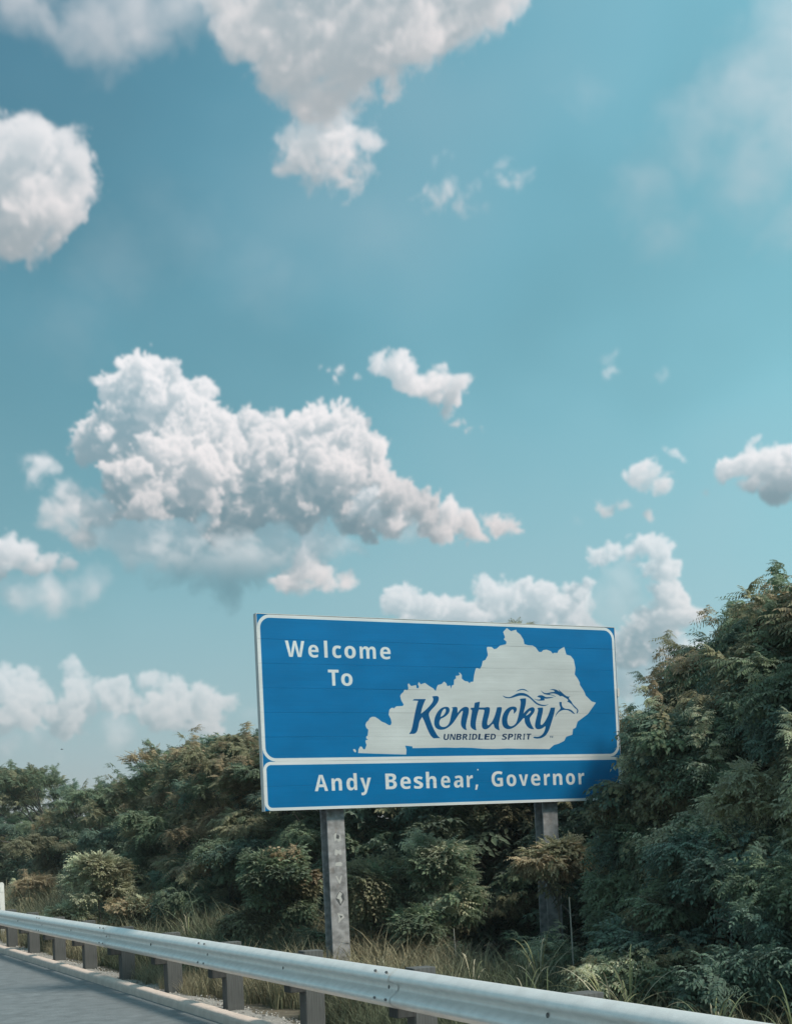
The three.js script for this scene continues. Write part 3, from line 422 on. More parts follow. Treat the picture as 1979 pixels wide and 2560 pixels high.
  { const g = merged([bar(0.05, 0.10, 0.05, W + 0.018, 1.52, -0.03), bar(0.03, 0.12, 0.012, W + 0.012, 1.52, 0.004)]); part('clamp', g, alu, sign); }
  // posts: rusted wide-flange steel
  const steelT = noiseTexture(512, 81, (u, v, o) => { const a = fbm(u * 7, v * 22, 4, 5) * 1.7, b = smooth(0.12, 0.5, fbm(u * 10, v * 14, 9, 4) + 0.25 * (v - 0.5)); const g = 0.25 * (1 + 0.6 * a); o[0] = g * (1 - 0.18 * b); o[1] = g * (1 - 0.24 * b); o[2] = g * (1.03 - 0.3 * b); }, true);
  const steel = new THREE.MeshStandardMaterial({ map: steelT, roughness: 0.8, metalness: 0.15 });
  const postGeo = () => {
    const w = 0.235, dd = 0.21, t = 0.016, s = new THREE.Shape();
    s.moveTo(-w / 2, -dd / 2); s.lineTo(w / 2, -dd / 2); s.lineTo(w / 2, -dd / 2 + t); s.lineTo(t / 2, -dd / 2 + t); s.lineTo(t / 2, dd / 2 - t); s.lineTo(w / 2, dd / 2 - t); s.lineTo(w / 2, dd / 2); s.lineTo(-w / 2, dd / 2); s.lineTo(-w / 2, dd / 2 - t); s.lineTo(-t / 2, dd / 2 - t); s.lineTo(-t / 2, -dd / 2 + t); s.lineTo(-w / 2, -dd / 2 + t);
    const g = new THREE.ExtrudeGeometry(s, { depth: 4.55, bevelEnabled: true, bevelSize: 0.002, bevelThickness: 0.002, bevelSegments: 1 }).rotateX(-Math.PI / 2);
    return worldUV(g, (x, y, z) => [(x + z) * 1.4, y * 0.5]);
  };
  const pg = postGeo();
  for (const u of [0.99, 4.235]) {
    const p = part('post', pg, steel, sign); p.position.set(u, -2.42, -DEPTH - 0.125);
    if (u < 2) {
      const stick = new THREE.MeshStandardMaterial({ color: new THREE.Color().setRGB(0.40, 0.40, 0.39), roughness: 0.9 }), ink = new THREE.MeshStandardMaterial({ color: new THREE.Color().setRGB(0.07, 0.075, 0.08), roughness: 0.9 });
      const flake = (pts, y, m, z = 0) => { const s = new THREE.Shape(); pts.forEach(([a, b], i) => s[i ? 'lineTo' : 'moveTo'](a * 0.01, b * 0.01)); const f = part('sticker', new THREE.ExtrudeGeometry(s, { depth: 0.0015, bevelEnabled: false }), m, p); f.position.set(0.012, y, 0.1072 + z); };
      flake([[-4, -5], [-1, -3], [1, -6], [5, -4], [4, 4], [1, 1], [-2, 6], [-5, 3]], 2.06, stick); flake([[-2, -2], [2, -3], [3, 1], [-1, 3]], 2.07, ink, 0.002);
      flake([[-5, -3], [-2, -4], [0, -1], [3, -4], [5, -2], [4, 4], [1, 2], [-1, 3], [-4, 4]], 1.87, stick);
      flake([[-5, -2], [4, -3], [5, 1], [3, 3], [-4, 2]], 1.72, stick);
      flake([[-5, 5], [-3, 5], [0, -1], [3, 6], [4, 5], [1, -5], [-1, -4]], 1.52, stick);
      flake([[-6, -1], [0, -10], [6, -2], [5, 5], [0, 9], [-4, 4]], 1.29, ink); flake([[-5, 0], [-3, 4], [0, 8], [3, 5], [1, 2], [3, -3], [0, -8], [-1, -2]], 1.29, stick, 0.002);
      flake([[-5, 6], [3, 4], [5, 0], [0, -3], [-4, -7], [-3, 0]], 1.04, stick); flake([[-2, 3], [2, 2], [0, -1]], 1.04, ink, 0.002);
    }
  }
}

// ------------------------------------------------------------------ small things: a delineator post, a bird
{
  const [x, , z] = At(31.3, 5.15), o = thing('delineator_post', 'slim white marker post standing behind the guardrail at the left edge', 'marker post', [x, -0.05, z]);
  o.rotation.y = roadTurn;
  const s = new THREE.Shape(); s.moveTo(-0.05, 0); s.lineTo(0.05, 0); s.lineTo(0.05, 1.27); s.absarc(0, 1.27, 0.05, 0, Math.PI); s.lineTo(-0.05, 0);
  part('post', new THREE.ExtrudeGeometry(s, { depth: 0.02, bevelEnabled: true, bevelSize: 0.003, bevelThickness: 0.003 }), mapped([0.68, 0.68, 0.66], 0.1, 6, 91, 1, { roughness: 0.6 }), o);
  part('reflector', new THREE.BoxGeometry(0.07, 0.14, 0.004).translate(0, 1.17, 0.027), new THREE.MeshStandardMaterial({ color: new THREE.Color().setRGB(0.75, 0.75, 0.72), roughness: 0.25 }), o);
}
{
  const d = dirOf(-14.05, 4.6), o = thing('bird', 'tiny dark bird gliding low in the sky over the left trees', 'bird', [d[0] * 130, 1.75 + d[1] * 130, d[2] * 130]);
  const pts = [], L = 0.16, prof = [[0, -L], [0.016, -L * 0.8], [0.03, -0.2 * L], [0.034, 0.2 * L], [0.022, 0.6 * L], [0.018, 0.8 * L], [0, L]];
  const body = new THREE.LatheGeometry(prof.map(([a, b]) => new THREE.Vector2(a, b)), 10).rotateZ(Math.PI / 2);
  const wing = (sg) => { const g = new THREE.BufferGeometry(), v = [], add = (a, b, c2) => v.push(...a, ...b, ...c2), A = [0.06, 0.015, 0], B = [-0.06, 0.012, 0], C = [0.02, 0.05, sg * 0.16], D = [-0.05, 0.045, sg * 0.15], E = [-0.05, 0.03, sg * 0.32]; add(A, B, C); add(B, D, C); add(C, D, E); g.setAttribute('position', new THREE.Float32BufferAttribute(v, 3)); g.setAttribute('uv', new THREE.Float32BufferAttribute(new Float32Array(18), 2)); g.computeVertexNormals(); return g; };
  const m = new THREE.MeshStandardMaterial({ color: new THREE.Color().setRGB(0.04, 0.04, 0.045), roughness: 0.9, side: THREE.DoubleSide });
  part('body', body, m, o); part('wing', wing(1), m, o); part('wing', wing(-1), m, o);
}

// ------------------------------------------------------------------ foliage
// a spray: a twig with feather leaves, each a row of paired leaflets (folded diamonds), built along +z with +y up
function sprayGeometry(seed, o) {
  const r = rng(seed), pos = [], col = [], v = new THREE.Vector3(), up = new THREE.Vector3(0, 1, 0);
  const tri = (a, b, c, t) => { for (const q of [a, b, c]) { pos.push(q.x, q.y, q.z); col.push(t[0], t[1], t[2]); } };
  const leaflet = (base, dir, nrm, len, wid, t) => {
    const side = new THREE.Vector3().crossVectors(dir, nrm).normalize(), m = base.clone().addScaledVector(dir, len * 0.42), tip = base.clone().addScaledVector(dir, len).addScaledVector(up, -len * 0.18 * r());
    const a = m.clone().addScaledVector(side, wid / 2).addScaledVector(nrm, wid * 0.14), b = m.clone().addScaledVector(side, -wid / 2).addScaledVector(nrm, wid * 0.14);
    tri(base, a, tip, t); tri(base, tip, b, t);
  };
  const frond = (o0, dir, len, pairs, ll, lw) => {
    const droop = o.droop * (0.5 + r()), at = (t) => o0.clone().addScaledVector(dir, len * t).addScaledVector(up, -droop * len * t * t);
    const tone = 0.78 + 0.44 * r();
    for (let i = 0; i < pairs; i++) {
      const t = 0.14 + 0.86 * (i / (pairs - 0.5)), p = at(t), tan = at(Math.min(1, t + 0.05)).sub(at(t - 0.05)).normalize(), side = new THREE.Vector3().crossVectors(tan, up).normalize(), nrm = new THREE.Vector3().crossVectors(side, tan).normalize();
      const k = Math.sin(Math.PI * (0.18 + 0.72 * t)), L = ll * (0.55 + 0.5 * k), a = 0.45 + 0.2 * r();
      for (const sg of [-1, 1]) {
        const q = tone * (0.85 + 0.3 * r()), d = side.clone().multiplyScalar(sg * Math.cos(a)).addScaledVector(tan, Math.sin(a)).addScaledVector(nrm, -0.30 - 0.35 * r() * o.droop).normalize();
        leaflet(p, d, nrm, L, lw * (0.8 + 0.4 * r()), [q, q * (0.96 + 0.08 * r()), q * (0.9 + 0.2 * r())]);
      }
    }
    const e = at(1), td = at(1).sub(at(0.9)).normalize(), s2 = new THREE.Vector3().crossVectors(td, up).normalize();
    leaflet(e, td, new THREE.Vector3().crossVectors(s2, td).normalize(), ll, lw, [tone, tone, tone]);
  };
  for (let k = 0; k < o.fronds; k++) {
    const t = k / Math.max(1, o.fronds - 1), b = new THREE.Vector3(0, 0.02 * r(), o.twig * (0.1 + 0.9 * t)), sg = k % 2 ? 1 : -1, a = (1 - t * 0.6) * (0.7 + 0.8 * r()) * sg;
    v.set(Math.sin(a), -0.25 + 1.15 * r(), Math.cos(a) * (0.6 + 0.5 * r())).normalize();
    frond(b, v.clone(), o.len * (0.7 + 0.5 * r()), o.pairs, o.leaf, o.width);
  }
  const w = 0.004, z = o.twig; // the twig itself
  const A = new THREE.Vector3(-w, 0, -0.12), B = new THREE.Vector3(w, 0, -0.12), C = new THREE.Vector3(0, 0.02, z), D = new THREE.Vector3(0, -w * 1.5, -0.12);
  tri(A, B, C, [0.5, 0.4, 0.35]); tri(A, C, D, [0.5, 0.4, 0.35]); tri(B, D, C, [0.5, 0.4, 0.35]);
  const g = new THREE.BufferGeometry(); g.setAttribute('position', new THREE.Float32BufferAttribute(pos, 3)); g.setAttribute('color', new THREE.Float32BufferAttribute(col, 3)); g.computeVertexNormals();
  return g;
}
const KINDS = {
  feather: { fronds: 9, twig: 0.20, len: 0.14, pairs: 5, leaf: 0.044, width: 0.020, droop: 0.8 },
  droopy: { fronds: 8, twig: 0.22, len: 0.21, pairs: 6, leaf: 0.062, width: 0.022, droop: 1.1 },
  broad: { fronds: 11, twig: 0.20, len: 0.10, pairs: 2, leaf: 0.060, width: 0.034, droop: 0.6 },
};
const leafM = new THREE.MeshPhysicalMaterial({ vertexColors: true, roughness: 0.96, transmission: 0.46, thickness: 0, side: THREE.DoubleSide, specularIntensity: 0.5 });
const barkM = mapped([0.115, 0.10, 0.085], 0.5, 12, 95, 0.6, { roughness: 1 });
const GREENS = { deep: [0.118, 0.185, 0.138], green: [0.160, 0.215, 0.132], olive: [0.235, 0.232, 0.140], brown: [0.335, 0.272, 0.172], pale: [0.46, 0.48, 0.33] };   // what a leaf sends back and lets through together
function limb(list, a, b, r0, r1, bend) {
  const m = a.clone().add(b).multiplyScalar(0.5).add(bend), c = new THREE.QuadraticBezierCurve3(a, m, b), N = 6, S = 6, pos = [], uv = [], idx = [], f = c.computeFrenetFrames(N, false);
  for (let j = 0; j <= N; j++) { const p = c.getPoint(j / N), q = r0 + (r1 - r0) * j / N; for (let i = 0; i <= S; i++) { const t = i / S * 6.2832, n = f.normals[j].clone().multiplyScalar(Math.cos(t) * q).addScaledVector(f.binormals[j], Math.sin(t) * q); pos.push(p.x + n.x, p.y + n.y, p.z + n.z); uv.push(i / S * q * 6, j / N * a.distanceTo(b)); } }
  for (let j = 0; j < N; j++) for (let i = 0; i < S; i++) { const k = j * (S + 1) + i; idx.push(k, k + 1, k + S + 1, k + 1, k + S + 2, k + S + 1); }
  const g = new THREE.BufferGeometry(); g.setAttribute('position', new THREE.Float32BufferAttribute(pos, 3)); g.setAttribute('uv', new THREE.Float32BufferAttribute(uv, 2)); g.setIndex(idx); g.computeVertexNormals(); list.push(g);
}
const M4 = new THREE.Matrix4(), Q4 = new THREE.Quaternion(), COL = new THREE.Color(), Z3 = new THREE.Vector3(), X3 = new THREE.Vector3(), Y3 = new THREE.Vector3();
function orient(dir, roll) { Z3.copy(dir).normalize(); X3.set(0, 1, 0).cross(Z3); if (X3.lengthSq() < 1e-4) X3.set(1, 0, 0); X3.normalize(); Y3.crossVectors(Z3, X3); const m = new THREE.Matrix4().makeBasis(X3, Y3, Z3); Q4.setFromRotationMatrix(m); return Q4.multiply(new THREE.Quaternion().setFromAxisAngle(new THREE.Vector3(0, 0, 1), roll)); }

// every tree and bush has leaves of its own: two sprays at different angles, one of its main kind and one of a second kind
function ownSpray(p) {
  const r = rng(p.seed * 77 + 5), vary = (o) => { const k = 0.85 + 0.4 * r(); return { ...o, leaf: o.leaf * k, width: o.width * k * (0.85 + 0.4 * r()), len: o.len * (0.85 + 0.3 * r()), droop: o.droop * (0.7 + 0.6 * r()) }; };
  const a = sprayGeometry(p.seed * 10 + 1, vary(KINDS[p.kind ?? 'feather'])), b = sprayGeometry(p.seed * 10 + 2, vary(KINDS[p.second ?? (r() < 0.5 ? 'broad' : 'feather')]));
  b.applyMatrix4(new THREE.Matrix4().makeRotationFromEuler(new THREE.Euler(0.5 * (r() - 0.5), 1.1 + 1.4 * r(), 0.6 * (r() - 0.5)))).translate(0.05 - 0.1 * r(), 0.10 * (r() - 0.3), 0.05 + 0.12 * r());
  return mergeGeometries([a, b]);
}
// a tree or bush: boughs spread through a lumpy crown, each carrying a tiered cushion of sprays
function plant(name, label, category, p) {
  const r = rng(p.seed), [x, y, z] = At(p.s, p.l, land(p.s, p.l) - 0.05), o = thing(name, label, category, [x, y, z], p.group);
  const h = p.h + 0.07, rx = p.r, base = p.base ?? 0.15 * h, kinds = [ownSpray(p)], lists = kinds.map(() => []);
  const wood = [], forks = [], trunkTop = new THREE.Vector3((r() - 0.5) * 0.3 * rx, h * 0.62, (r() - 0.5) * 0.3 * rx), n = Math.round(p.boughs * (p.small ? 1.6 : 2.3));
  const tr = p.trunk ?? 0.022 * h;
  limb(wood, new THREE.Vector3(0, -0.1, 0), trunkTop, tr, tr * 0.45, new THREE.Vector3((r() - 0.5) * 0.25, 0, (r() - 0.5) * 0.25));
  const env = (up) => Math.sqrt(Math.max(0.02, 1 - Math.pow(Math.abs(up - 0.40) / 0.62, 2.2)));
  const tiers = [];                                            // the great limbs: each holds up a cushion of boughs, with shade between them
  for (let k = 0, N = p.tiers ?? (p.small ? 4 : 13); k < N; k++) {
    const up = k === 0 ? 0.97 : Math.pow((k + 0.3 + 0.5 * r()) / N, 0.9), a = k * 2.4 + r() * 0.9, f = k === 0 ? 0.1 : env(up) * (0.45 + 0.5 * r());
    tiers.push([Math.cos(a) * f * rx, up, Math.sin(a) * f * rx, p.palette[Math.floor(r() * p.palette.length)]]);
  }
  const gauss = () => (r() + r() + r() - 1.5) * 0.82;
  for (let k = 0; k < n; k++) {
    const tier = tiers[Math.floor(r() * tiers.length)], loose = k % 5 === 0, a = r() * 6.2832;
    let up = loose ? Math.pow(r(), 0.85) : clamp(tier[1] + gauss() * (p.small ? 0.14 : 0.085), 0, 1), x = loose ? Math.cos(a) * env(up) * rx * 0.7 * Math.sqrt(r()) : tier[0] + gauss() * 0.52 * rx, z = loose ? Math.sin(a) * env(up) * rx * 0.7 * Math.sqrt(r()) : tier[2] + gauss() * 0.52 * rx;
    if (!loose) up = clamp(up - 0.16 * (Math.hypot(x - tier[0], z - tier[2]) / rx / (p.small ? 1.4 : 1)) ** 2, 0, 1);
    const cy = base + (h - base) * up * 0.94, f = Math.hypot(x, z), c = new THREE.Vector3(x, cy, z), rb = (p.cushion ?? (p.small ? 0.24 : 0.17)) * rx * (0.55 + 0.6 * r()) * (1 - 0.25 * up);
    c.y = Math.min(c.y, h - rb * 0.42 * 0.9 - 0.12);
    const root = new THREE.Vector3(0, 0, 0).lerp(trunkTop, clamp(cy / (h * 0.62) * (0.45 + 0.4 * r()), 0.1, 1));
    if (k % 3 === 0) limb(wood, root, c, tr * 0.32, tr * 0.08 + 0.003, new THREE.Vector3(0, -0.1 * f, 0));
    const mix = r(), pal = loose || r() < 0.3 ? p.palette[Math.floor(r() * p.palette.length)] : tier[3], base3 = GREENS[pal], out = new THREE.Vector3(c.x - tier[0] * 0.7, 0, c.z - tier[2] * 0.7).normalize().multiplyScalar(0.7);
    const bright = 0.75 + 0.5 * mix;
    const nSpray = Math.round(0.56 * p.sprays * (p.small ? 1.6 : 1.15) * (0.45 + 0.6 * r()) * (p.full ?? 1) * (up > 0.62 && !p.small ? 0.5 : 0.85));
    for (let i = 0; i < nSpray; i++) {
      const t = r() * 6.2832, q = Math.sqrt(r()), d = new THREE.Vector3(Math.cos(t) * q, 0, Math.sin(t) * q), dome = 0.42 * (1 - q * q) * rb * (r() < 0.7 ? 1 : -0.5);
      const at = c.clone().addScaledVector(d, rb).add(new THREE.Vector3(0, dome + (r() - 0.5) * 0.12 * rb, 0));
      const dir = d.multiplyScalar(0.9).add(out).add(new THREE.Vector3((r() - 0.5) * 1.1, (p.lift ?? 0.2) + 0.8 * (r() - 0.5) + (up > 0.75 ? 0.35 : 0), (r() - 0.5) * 1.1));
      if (at.y < 0.05) at.y = 0.05 + 0.2 * r();
      const sc = (p.scale ?? 1) * (0.7 + 0.55 * r());
      M4.compose(at, orient(dir, (r() - 0.5) * 0.9), new THREE.Vector3(sc, sc, sc));
      const v = bright * (0.8 + 0.4 * r());
      lists[Math.floor(r() * kinds.length)].push([M4.clone(), base3[0] * v, base3[1] * v, base3[2] * v]);
    }
  }
  for (let k = 0; k < (p.shoots ?? (p.small ? 9 : 15)); k++) {    // long shoots that stand out of the top
    const a = r() * 6.2832, f = rx * 0.8 * Math.sqrt(r()), y0 = h * (0.95 - 0.33 * Math.pow(f / rx, 2)) - 0.25, L = (p.small ? 0.42 : 0.65) * (0.4 + 0.9 * r()), lean = new THREE.Vector3(Math.cos(a) * 0.35, 1, Math.sin(a) * 0.35), b3 = GREENS[p.palette[Math.floor(r() * p.palette.length)]];
    for (let i = 0; i < 6; i++) {
      const t = i / 5, at = new THREE.Vector3(Math.cos(a) * f, y0, Math.sin(a) * f).addScaledVector(lean, L * t), q = r() * 6.283, sc = (p.scale ?? 1) * (1.05 - 0.45 * t) * (0.8 + 0.4 * r()), v = 0.85 + 0.4 * r();
      M4.compose(at, orient(new THREE.Vector3(Math.cos(q), 0.35 + 0.9 * t, Math.sin(q)), 0), new THREE.Vector3(sc, sc, sc));
      lists[Math.floor(r() * kinds.length)].push([M4.clone(), b3[0] * v, b3[1] * v, b3[2] * v]);
    }
  }
  part(p.small ? 'stem' : 'trunk', merged(wood), barkM, o);
  lists.forEach((list, i) => {
    const im = new THREE.InstancedMesh(kinds[i], leafM, list.length);
    list.forEach(([m, cr, cg, cb], k) => { im.setMatrixAt(k, m); im.setColorAt(k, COL.setRGB(cr, cg, cb)); });
    im.name = p.small ? 'foliage' : 'crown'; im.castShadow = im.receiveShadow = true; o.add(im); im.userData.kind = 'stuff';
  });
  return o;
}
const MIX = ['deep', 'green', 'olive', 'green', 'olive', 'brown'], DARK = ['deep', 'green', 'green', 'olive'], LAYERED = ['green', 'olive', 'pale', 'deep', 'green'], WARM = ['olive', 'brown', 'olive', 'green'];
const hedge = 'trees of the thicket along the road';
const tree = (label, s, l, h, r, boughs, sprays, seed, palette, extra = {}) => plant('roadside_tree', label, 'tree', { s, l, h, r, boughs, sprays, seed, palette, group: hedge, ...extra });
// the thicket from the far left to the right edge
tree('farthest dark tree, cut by the left edge of the photo, above the white marker post', 66, 10.6, 6.4, 3.4, 46, 34, 1, DARK, { scale: 1.5 });
tree('dark rounded tree second from the left edge, with a spiky top', 53, 10.4, 5.6, 2.7, 46, 34, 2, DARK, { scale: 1.35 });
tree('lowest dark tree in the dip of the left tree line', 43, 10, 4.0, 2.2, 46, 32, 3, MIX, { scale: 1.25 });
tree('small thin-topped tree just right of the dip in the left tree line', 36.6, 9.8, 4.0, 1.8, 46, 26, 4, MIX, { scale: 1.1, gap: -0.08 });
tree('open tree with sky showing through its crown, left of the sign', 31.6, 9.6, 4.5, 1.75, 52, 26, 5, MIX, { scale: 1.05, gap: -0.10, shoots: 18 });
tree('brown-topped tree with the bushy crown, second left of the sign', 28.2, 9.2, 4.3, 1.5, 54, 30, 6, WARM, { scale: 1.05, gap: -0.06, shoots: 18 });
tree('tallest tree of those directly left of the sign', 25.6, 9.1, 4.25, 1.4, 54, 30, 7, MIX, { scale: 1.0, gap: -0.06, shoots: 18 });
tree('brownish tree half hidden by the left edge of the sign', 23.8, 9.2, 3.95, 1.4, 54, 30, 8, WARM);
tree('dark tree behind the left post of the sign', 21.6, 9.6, 3.7, 1.5, 56, 30, 9, DARK);
tree('dark green tree under the sign, just right of the left post', 19.6, 10.0, 3.3, 1.5, 60, 30, 10, DARK);
tree('dark tree under the middle of the sign', 18.4, 10.8, 3.3, 1.5, 60, 30, 11, DARK);
tree('tall tree hidden behind the sign, its tip showing above the top edge', 20.6, 12.7, 5.85, 1.25, 50, 28, 12, MIX);
tree('dark tree between the right post of the sign and the thicket', 17.4, 11.9, 3.4, 1.4, 56, 30, 13, DARK);
tree('thin-topped tree beside the upper right edge of the sign', 17.0, 12.9, 3.75, 0.8, 40, 26, 14, WARM, { kind: 'droopy' });
tree('brown-topped tree right of the sign with small gaps of sky', 15.4, 12.8, 4.75, 0.95, 56, 28, 15, MIX, { kind: 'droopy', gap: -0.10, shoots: 20, tiers: 9 });
tree('taller tree at the right with drooping feather leaves along its top', 13.2, 11.9, 4.9, 1.1, 60, 30, 16, MIX, { kind: 'droopy', gap: -0.10, shoots: 20, tiers: 9 });
tree('tallest tree, rising at the right edge of the photo', 11.2, 11.0, 4.55, 1.4, 66, 32, 17, MIX, { kind: 'droopy', gap: -0.08, shoots: 20, tiers: 9 });
tree('near tree cut off by the right edge of the photo', 9.2, 10.2, 4.3, 1.4, 60, 32, 18, MIX, { kind: 'droopy' });
tree('dense dark tree in front of the lower right corner of the sign', 12.3, 9.7, 3.15, 0.74, 64, 34, 19, LAYERED, { base: 0.2 });
tree('dense dark tree at the right, in front of the tallest one', 9.4, 9.4, 3.0, 1.0, 66, 34, 20, LAYERED, { base: 0.2 });
tree('olive tree with layered branches between the two dense dark trees at the right', 11.3, 10.1, 3.4, 0.9, 64, 32, 21, LAYERED, { base: 0.3 });
const bushes = 'bushes between the guardrail and the trees';
const bush = (name, label, s, l, h, r, boughs, sprays, seed, palette, extra = {}) => plant(name, label, 'bush', { s, l, h, r, boughs, sprays, seed, palette, base: 0.08, small: true, trunk: 0.02, group: bushes, ...extra });
bush('bush', 'pale green upright bush behind the left part of the guardrail', 25.6, 6.0, 1.75, 0.62, 34, 18, 31, ['pale', 'pale', 'pale', 'olive'], { lift: 0.7 });
bush('bush', 'small yellow-brown bush near the white marker post', 37.5, 7.0, 1.25, 0.6, 16, 14, 32, ['brown', 'pale'], { lift: 0.6, scale: 1.2 });
bush('bush', 'low brown bush right of the pale green one, just above the rail', 25, 6.6, 0.95, 0.7, 18, 14, 33, ['brown', 'pale', 'olive'], { kind: 'broad', scale: 0.9 });
bush('bush', 'dark green mound under the open tree at the left', 26.2, 8.0, 1.75, 1.0, 34, 22, 34, DARK);
bush('bush', 'dark green mound left of the left sign post', 23.2, 8.0, 2.0, 1.05, 38, 24, 35, DARK);
bush('bush', 'warm brown bush against the left side of the left sign post', 18.6, 7.1, 1.75, 0.6, 34, 22, 36, WARM, { kind: 'broad' });
bush('bush', 'brownish bush against the right side of the left sign post', 16.8, 7.8, 1.55, 0.75, 34, 22, 37, WARM);
bush('bush', 'upright bright green bush under the middle of the sign', 15.9, 8.4, 1.75, 0.6, 30, 20, 38, ['green', 'pale', 'green'], { lift: 0.6 });
bush('bush', 'bushy green clump in front of the middle of the right sign post', 14.4, 9.35, 1.72, 0.33, 22, 13, 39, ['olive', 'olive', 'brown'], { base: 1.38, cushion: 0.3, kind: 'feather', shoots: 2, tiers: 3 });
bush('bush', 'low green clump at the foot of the right sign post', 13.9, 8.8, 0.5, 0.34, 12, 10, 40, ['green', 'pale']);
bush('bush', 'dark bush right of the right sign post', 12.9, 9.6, 2.1, 0.5, 36, 24, 41, DARK);
bush('bush', 'leafy bush under the dense dark tree at the right', 10.4, 8.5, 1.75, 0.75, 40, 26, 42, ['green', 'deep', 'olive']);
bush('bush', 'dark bluish bush in the lower right corner of the photo', 8.6, 8.1, 1.5, 0.85, 40, 22, 43, ['deep', 'deep', 'green'], { second: 'feather' });
bush('bush', 'low olive bush behind the rail, right of the arching grass', 10.4, 7.4, 0.55, 0.45, 14, 12, 44, ['olive', 'green', 'pale']);
// the shaded undergrowth that closes the gaps between the trees
{
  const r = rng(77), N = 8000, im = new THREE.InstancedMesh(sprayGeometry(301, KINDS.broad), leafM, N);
  for (let i = 0; i < N; i++) {
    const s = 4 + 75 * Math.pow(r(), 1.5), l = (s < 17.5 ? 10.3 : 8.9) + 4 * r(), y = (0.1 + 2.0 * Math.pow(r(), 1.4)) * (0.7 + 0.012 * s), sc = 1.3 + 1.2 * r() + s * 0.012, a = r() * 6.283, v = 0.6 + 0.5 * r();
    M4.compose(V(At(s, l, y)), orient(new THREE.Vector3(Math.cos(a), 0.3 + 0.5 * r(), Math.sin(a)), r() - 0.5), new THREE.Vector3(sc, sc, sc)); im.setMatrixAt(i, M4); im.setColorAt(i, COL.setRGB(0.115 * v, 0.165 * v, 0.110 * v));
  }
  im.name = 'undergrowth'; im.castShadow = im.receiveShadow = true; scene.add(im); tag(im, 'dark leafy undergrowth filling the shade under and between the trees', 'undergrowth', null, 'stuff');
}
// ------------------------------------------------------------------ grass and weeds
function bladeGeo(seed, n, h, w, lean) {
  const r = rng(seed), pos = [], col = [];
  for (let k = 0; k < n; k++) {
    const a = r() * 6.283, L = h * (0.55 + 0.6 * r()), b = lean * (0.3 + r()), x0 = (r() - 0.5) * 0.16, z0 = (r() - 0.5) * 0.16, sx = Math.cos(a + 1.57), sz = Math.sin(a + 1.57), tone = 0.7 + 0.6 * r(), N = 4;
    const at = (t, side) => { const ww = w * (1 - t) * (0.4 + 0.6 * Math.min(1, t * 5 + 0.4)) * side, d = b * t * t * L; return [x0 + Math.cos(a) * d + sx * ww, L * (t - 0.35 * b * t * t * t), z0 + Math.sin(a) * d + sz * ww]; };
    for (let j = 0; j < N; j++) { const t0 = j / N, t1 = (j + 1) / N, A = at(t0, -1), B = at(t0, 1), C = at(t1, -1), D = at(t1, 1); for (const q of j < N - 1 ? [A, B, D, A, D, C] : [A, B, D]) { pos.push(...q); col.push(tone, tone, tone * 0.95); } }
  }
  const g = new THREE.BufferGeometry(); g.setAttribute('position', new THREE.Float32BufferAttribute(pos, 3)); g.setAttribute('color', new THREE.Float32BufferAttribute(col, 3)); g.computeVertexNormals(); return g;
}
const grassM = new THREE.MeshPhysicalMaterial({ vertexColors: true, roughness: 0.95, transmission: 0.3, thickness: 0, side: THREE.DoubleSide, specularIntensity: 0.4 });
{
  const r = rng(55), geos = [bladeGeo(1, 14, 0.42, 0.006, 0.7), bladeGeo(2, 10, 0.30, 0.007, 1.0), bladeGeo(3, 9, 0.62, 0.008, 0.6)], lists = [[], [], []];
  for (let i = 0; i < 26000; i++) {
    const s = 3 + 62 * Math.pow(r(), 1.55), l = 4.72 + 3.6 * Math.pow(r(), 1.25), d = noise3(s * 0.5, l * 0.7, 12) + 0.5 * noise3(s * 1.7, l * 1.7, 5);
    if (l < 5.05 && d < 0.05 + (5.05 - l)) continue;
    if (d < -0.45) continue;
    const a = r() * 6.283, sc = (0.68 + 0.8 * r()) * (l < 5.2 ? 0.55 : 1) * (1 + s * 0.008) * (s < 12 ? 0.8 : 1) * (1 + 0.5 * smooth(5.6, 7, l) * smooth(13, 20, s)), dry = smooth(-0.1, 0.35, noise3(s * 0.22 + 7, l * 0.4, 9) + 0.35 * (r() - 0.5) + 0.08);
    const cr = 0.120 + 0.165 * dry, cg = 0.140 + 0.115 * dry, cb = 0.092 + 0.082 * dry, v = 0.75 + 0.5 * r();
    M4.compose(V(At(s, l, land(s, l) - 0.02)), Q4.setFromEuler(new THREE.Euler((r() - 0.5) * 0.3, a, (r() - 0.5) * 0.3)), new THREE.Vector3(sc, sc, sc));
    lists[r() < 0.5 ? 0 : r() < 0.6 ? 1 : 2].push([M4.clone(), cr * v, cg * v, cb * v]);
  }
  lists.forEach((list, i) => { const im = new THREE.InstancedMesh(geos[i], grassM, list.length); list.forEach(([m, a, b, c], k) => { im.setMatrixAt(k, m); im.setColorAt(k, COL.setRGB(a, b, c)); }); im.name = numbered('grass'); im.castShadow = im.receiveShadow = true; scene.add(im); tag(im, ['green and straw coloured grass of the verge behind the guardrail', 'low weedy grass of the verge behind the guardrail', 'tall thin grass of the verge behind the guardrail'][i], 'grass', null, 'stuff'); });
}
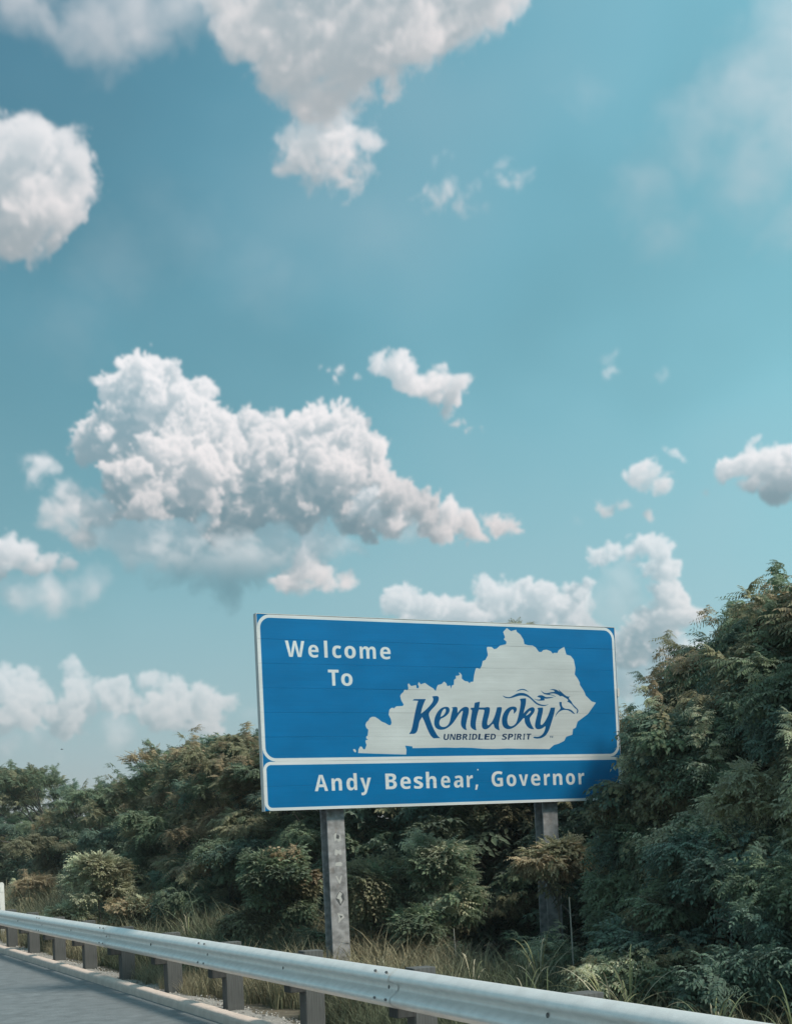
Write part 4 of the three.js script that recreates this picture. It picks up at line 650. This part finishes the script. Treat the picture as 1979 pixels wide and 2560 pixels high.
// tall arching reeds with pale dry blades, each blade a part
const reedM = [[0.42, 0.38, 0.27], [0.22, 0.23, 0.11], [0.10, 0.13, 0.06]].map(([a, b, c]) => new THREE.MeshPhysicalMaterial({ color: new THREE.Color().setRGB(a, b, c), roughness: 0.95, transmission: 0.2, thickness: 0, side: THREE.DoubleSide }));
function reed(label, s, l, seed, n, h, reach) {
  const r = rng(seed), o = thing('reed_clump', label, 'reed', At(s, l, -0.05), 'reeds behind the near part of the guardrail');
  for (let k = 0; k < n; k++) {
    const a = r() * 6.283, L = h * (0.7 + 0.5 * r()), d = reach * (0.25 + 0.9 * r()), w = 0.0045 + 0.0045 * r(), N = 12, pos = [], idx = [], fall = 0.25 + 0.75 * r();
    for (let j = 0; j <= N; j++) { const t = j / N, x = d * Math.pow(t, 1.5), y = L * (1.5 * t - (0.5 + 0.45 * fall) * Math.pow(t, 2.6)), ww = w * (1 - Math.pow(t, 3)); for (const sg of [-1, 0, 1]) pos.push(Math.cos(a) * x - Math.sin(a) * ww * sg, y + (sg ? 0 : -ww * 0.5), Math.sin(a) * x + Math.cos(a) * ww * sg); if (j) for (const q of [0, 1]) { const b = (j - 1) * 3 + q; idx.push(b, b + 1, b + 3, b + 1, b + 4, b + 3); } }
    const g = new THREE.BufferGeometry(); g.setAttribute('position', new THREE.Float32BufferAttribute(pos, 3)); g.setIndex(idx); g.computeVertexNormals();
    part('blade', g, reedM[r() < 0.4 ? 0 : r() < 0.5 ? 1 : 2], o);
  }
}
reed('pale arching reeds in front of the foot of the right sign post', 12.2, 7.6, 1, 18, 0.85, 0.75);
reed('short pale reeds left of the right sign post, just above the rail', 12.6, 7.0, 2, 14, 0.6, 0.45);
reed('thin dark arching reeds right of the right guardrail block', 9.6, 6.9, 3, 14, 0.85, 0.8);
reed('dry reeds just above the rail near the right edge of the photo', 8.1, 6.6, 4, 14, 0.62, 0.5);
reed('pale broken reeds in the lower right corner above the rail', 7.1, 6.5, 5, 14, 0.75, 0.5);
reed('tall green reeds behind the rail, left of the left sign post', 22.4, 7.2, 6, 20, 0.95, 0.5);
reed('green reeds in the weeds between the pale bush and the left sign post', 24.0, 7.0, 7, 18, 0.8, 0.4);
reed('pale feathery reeds behind the rail between the two left bushes', 21.0, 6.4, 8, 20, 0.9, 0.5);
reed('pale dry reeds at the foot of the warm brown bush', 19.6, 6.2, 9, 18, 0.7, 0.5);
reed('low dry reeds under the middle of the sign', 14.2, 6.7, 10, 16, 0.55, 0.5);
reed('loose pale reeds just left of the right guardrail block', 11.0, 6.7, 11, 16, 0.7, 0.6);
reed('thin bleached stalks arching over the rail, right of centre', 9.0, 6.3, 12, 22, 0.75, 0.8);
reed('bleached stalks in front of the dark bush in the lower right corner', 7.6, 6.2, 13, 20, 0.6, 0.6);
reed('wispy pale stalks between the right guardrail block and the dark stalk', 10.0, 6.3, 14, 20, 0.6, 0.7);
// bare upright stalks
function stalk(label, s, l, h, rad, pale) {
  const [x, , z] = At(s, l), o = thing('bare_stalk', label, 'stalk', [x, -0.1, z], 'bare stalks behind the guardrail'), list = [], r = rng(Math.floor(s * 100));
  const a = new THREE.Vector3(0, 0, 0), b = new THREE.Vector3((r() - 0.5) * 0.06, h, (r() - 0.5) * 0.06);
  limb(list, a, b, rad, rad * 0.6, new THREE.Vector3((r() - 0.5) * 0.03, 0, (r() - 0.5) * 0.03));
  part('stem', merged(list), new THREE.MeshStandardMaterial({ color: new THREE.Color().setRGB(...(pale ? [0.34, 0.32, 0.28] : [0.05, 0.055, 0.05])), roughness: 0.9 }), o);
  const tw = []; for (let k = 0; k < 3; k++) { const t = 0.5 + 0.4 * r(), p = a.clone().lerp(b, t), q = p.clone().add(new THREE.Vector3((r() - 0.5) * 0.3, 0.12 * r(), (r() - 0.5) * 0.3)); limb(tw, p, q, rad * 0.4, rad * 0.2, new THREE.Vector3(0, 0.03, 0)); }
  part('twig', merged(tw), barkM, o);
}
stalk('pale upright stalk beside the right sign post', 12.6, 8.3, 1.15, 0.012, true);
stalk('short pale stalk under the middle of the sign', 14.6, 7.9, 0.75, 0.01, true);
stalk('dark upright stalk right of the right sign post', 10.5, 7.6, 0.95, 0.012, false);
stalk('tall dark stalk in front of the bushes at the right', 8.9, 7.5, 1.15, 0.012, false);

renderer.render(scene, camera);
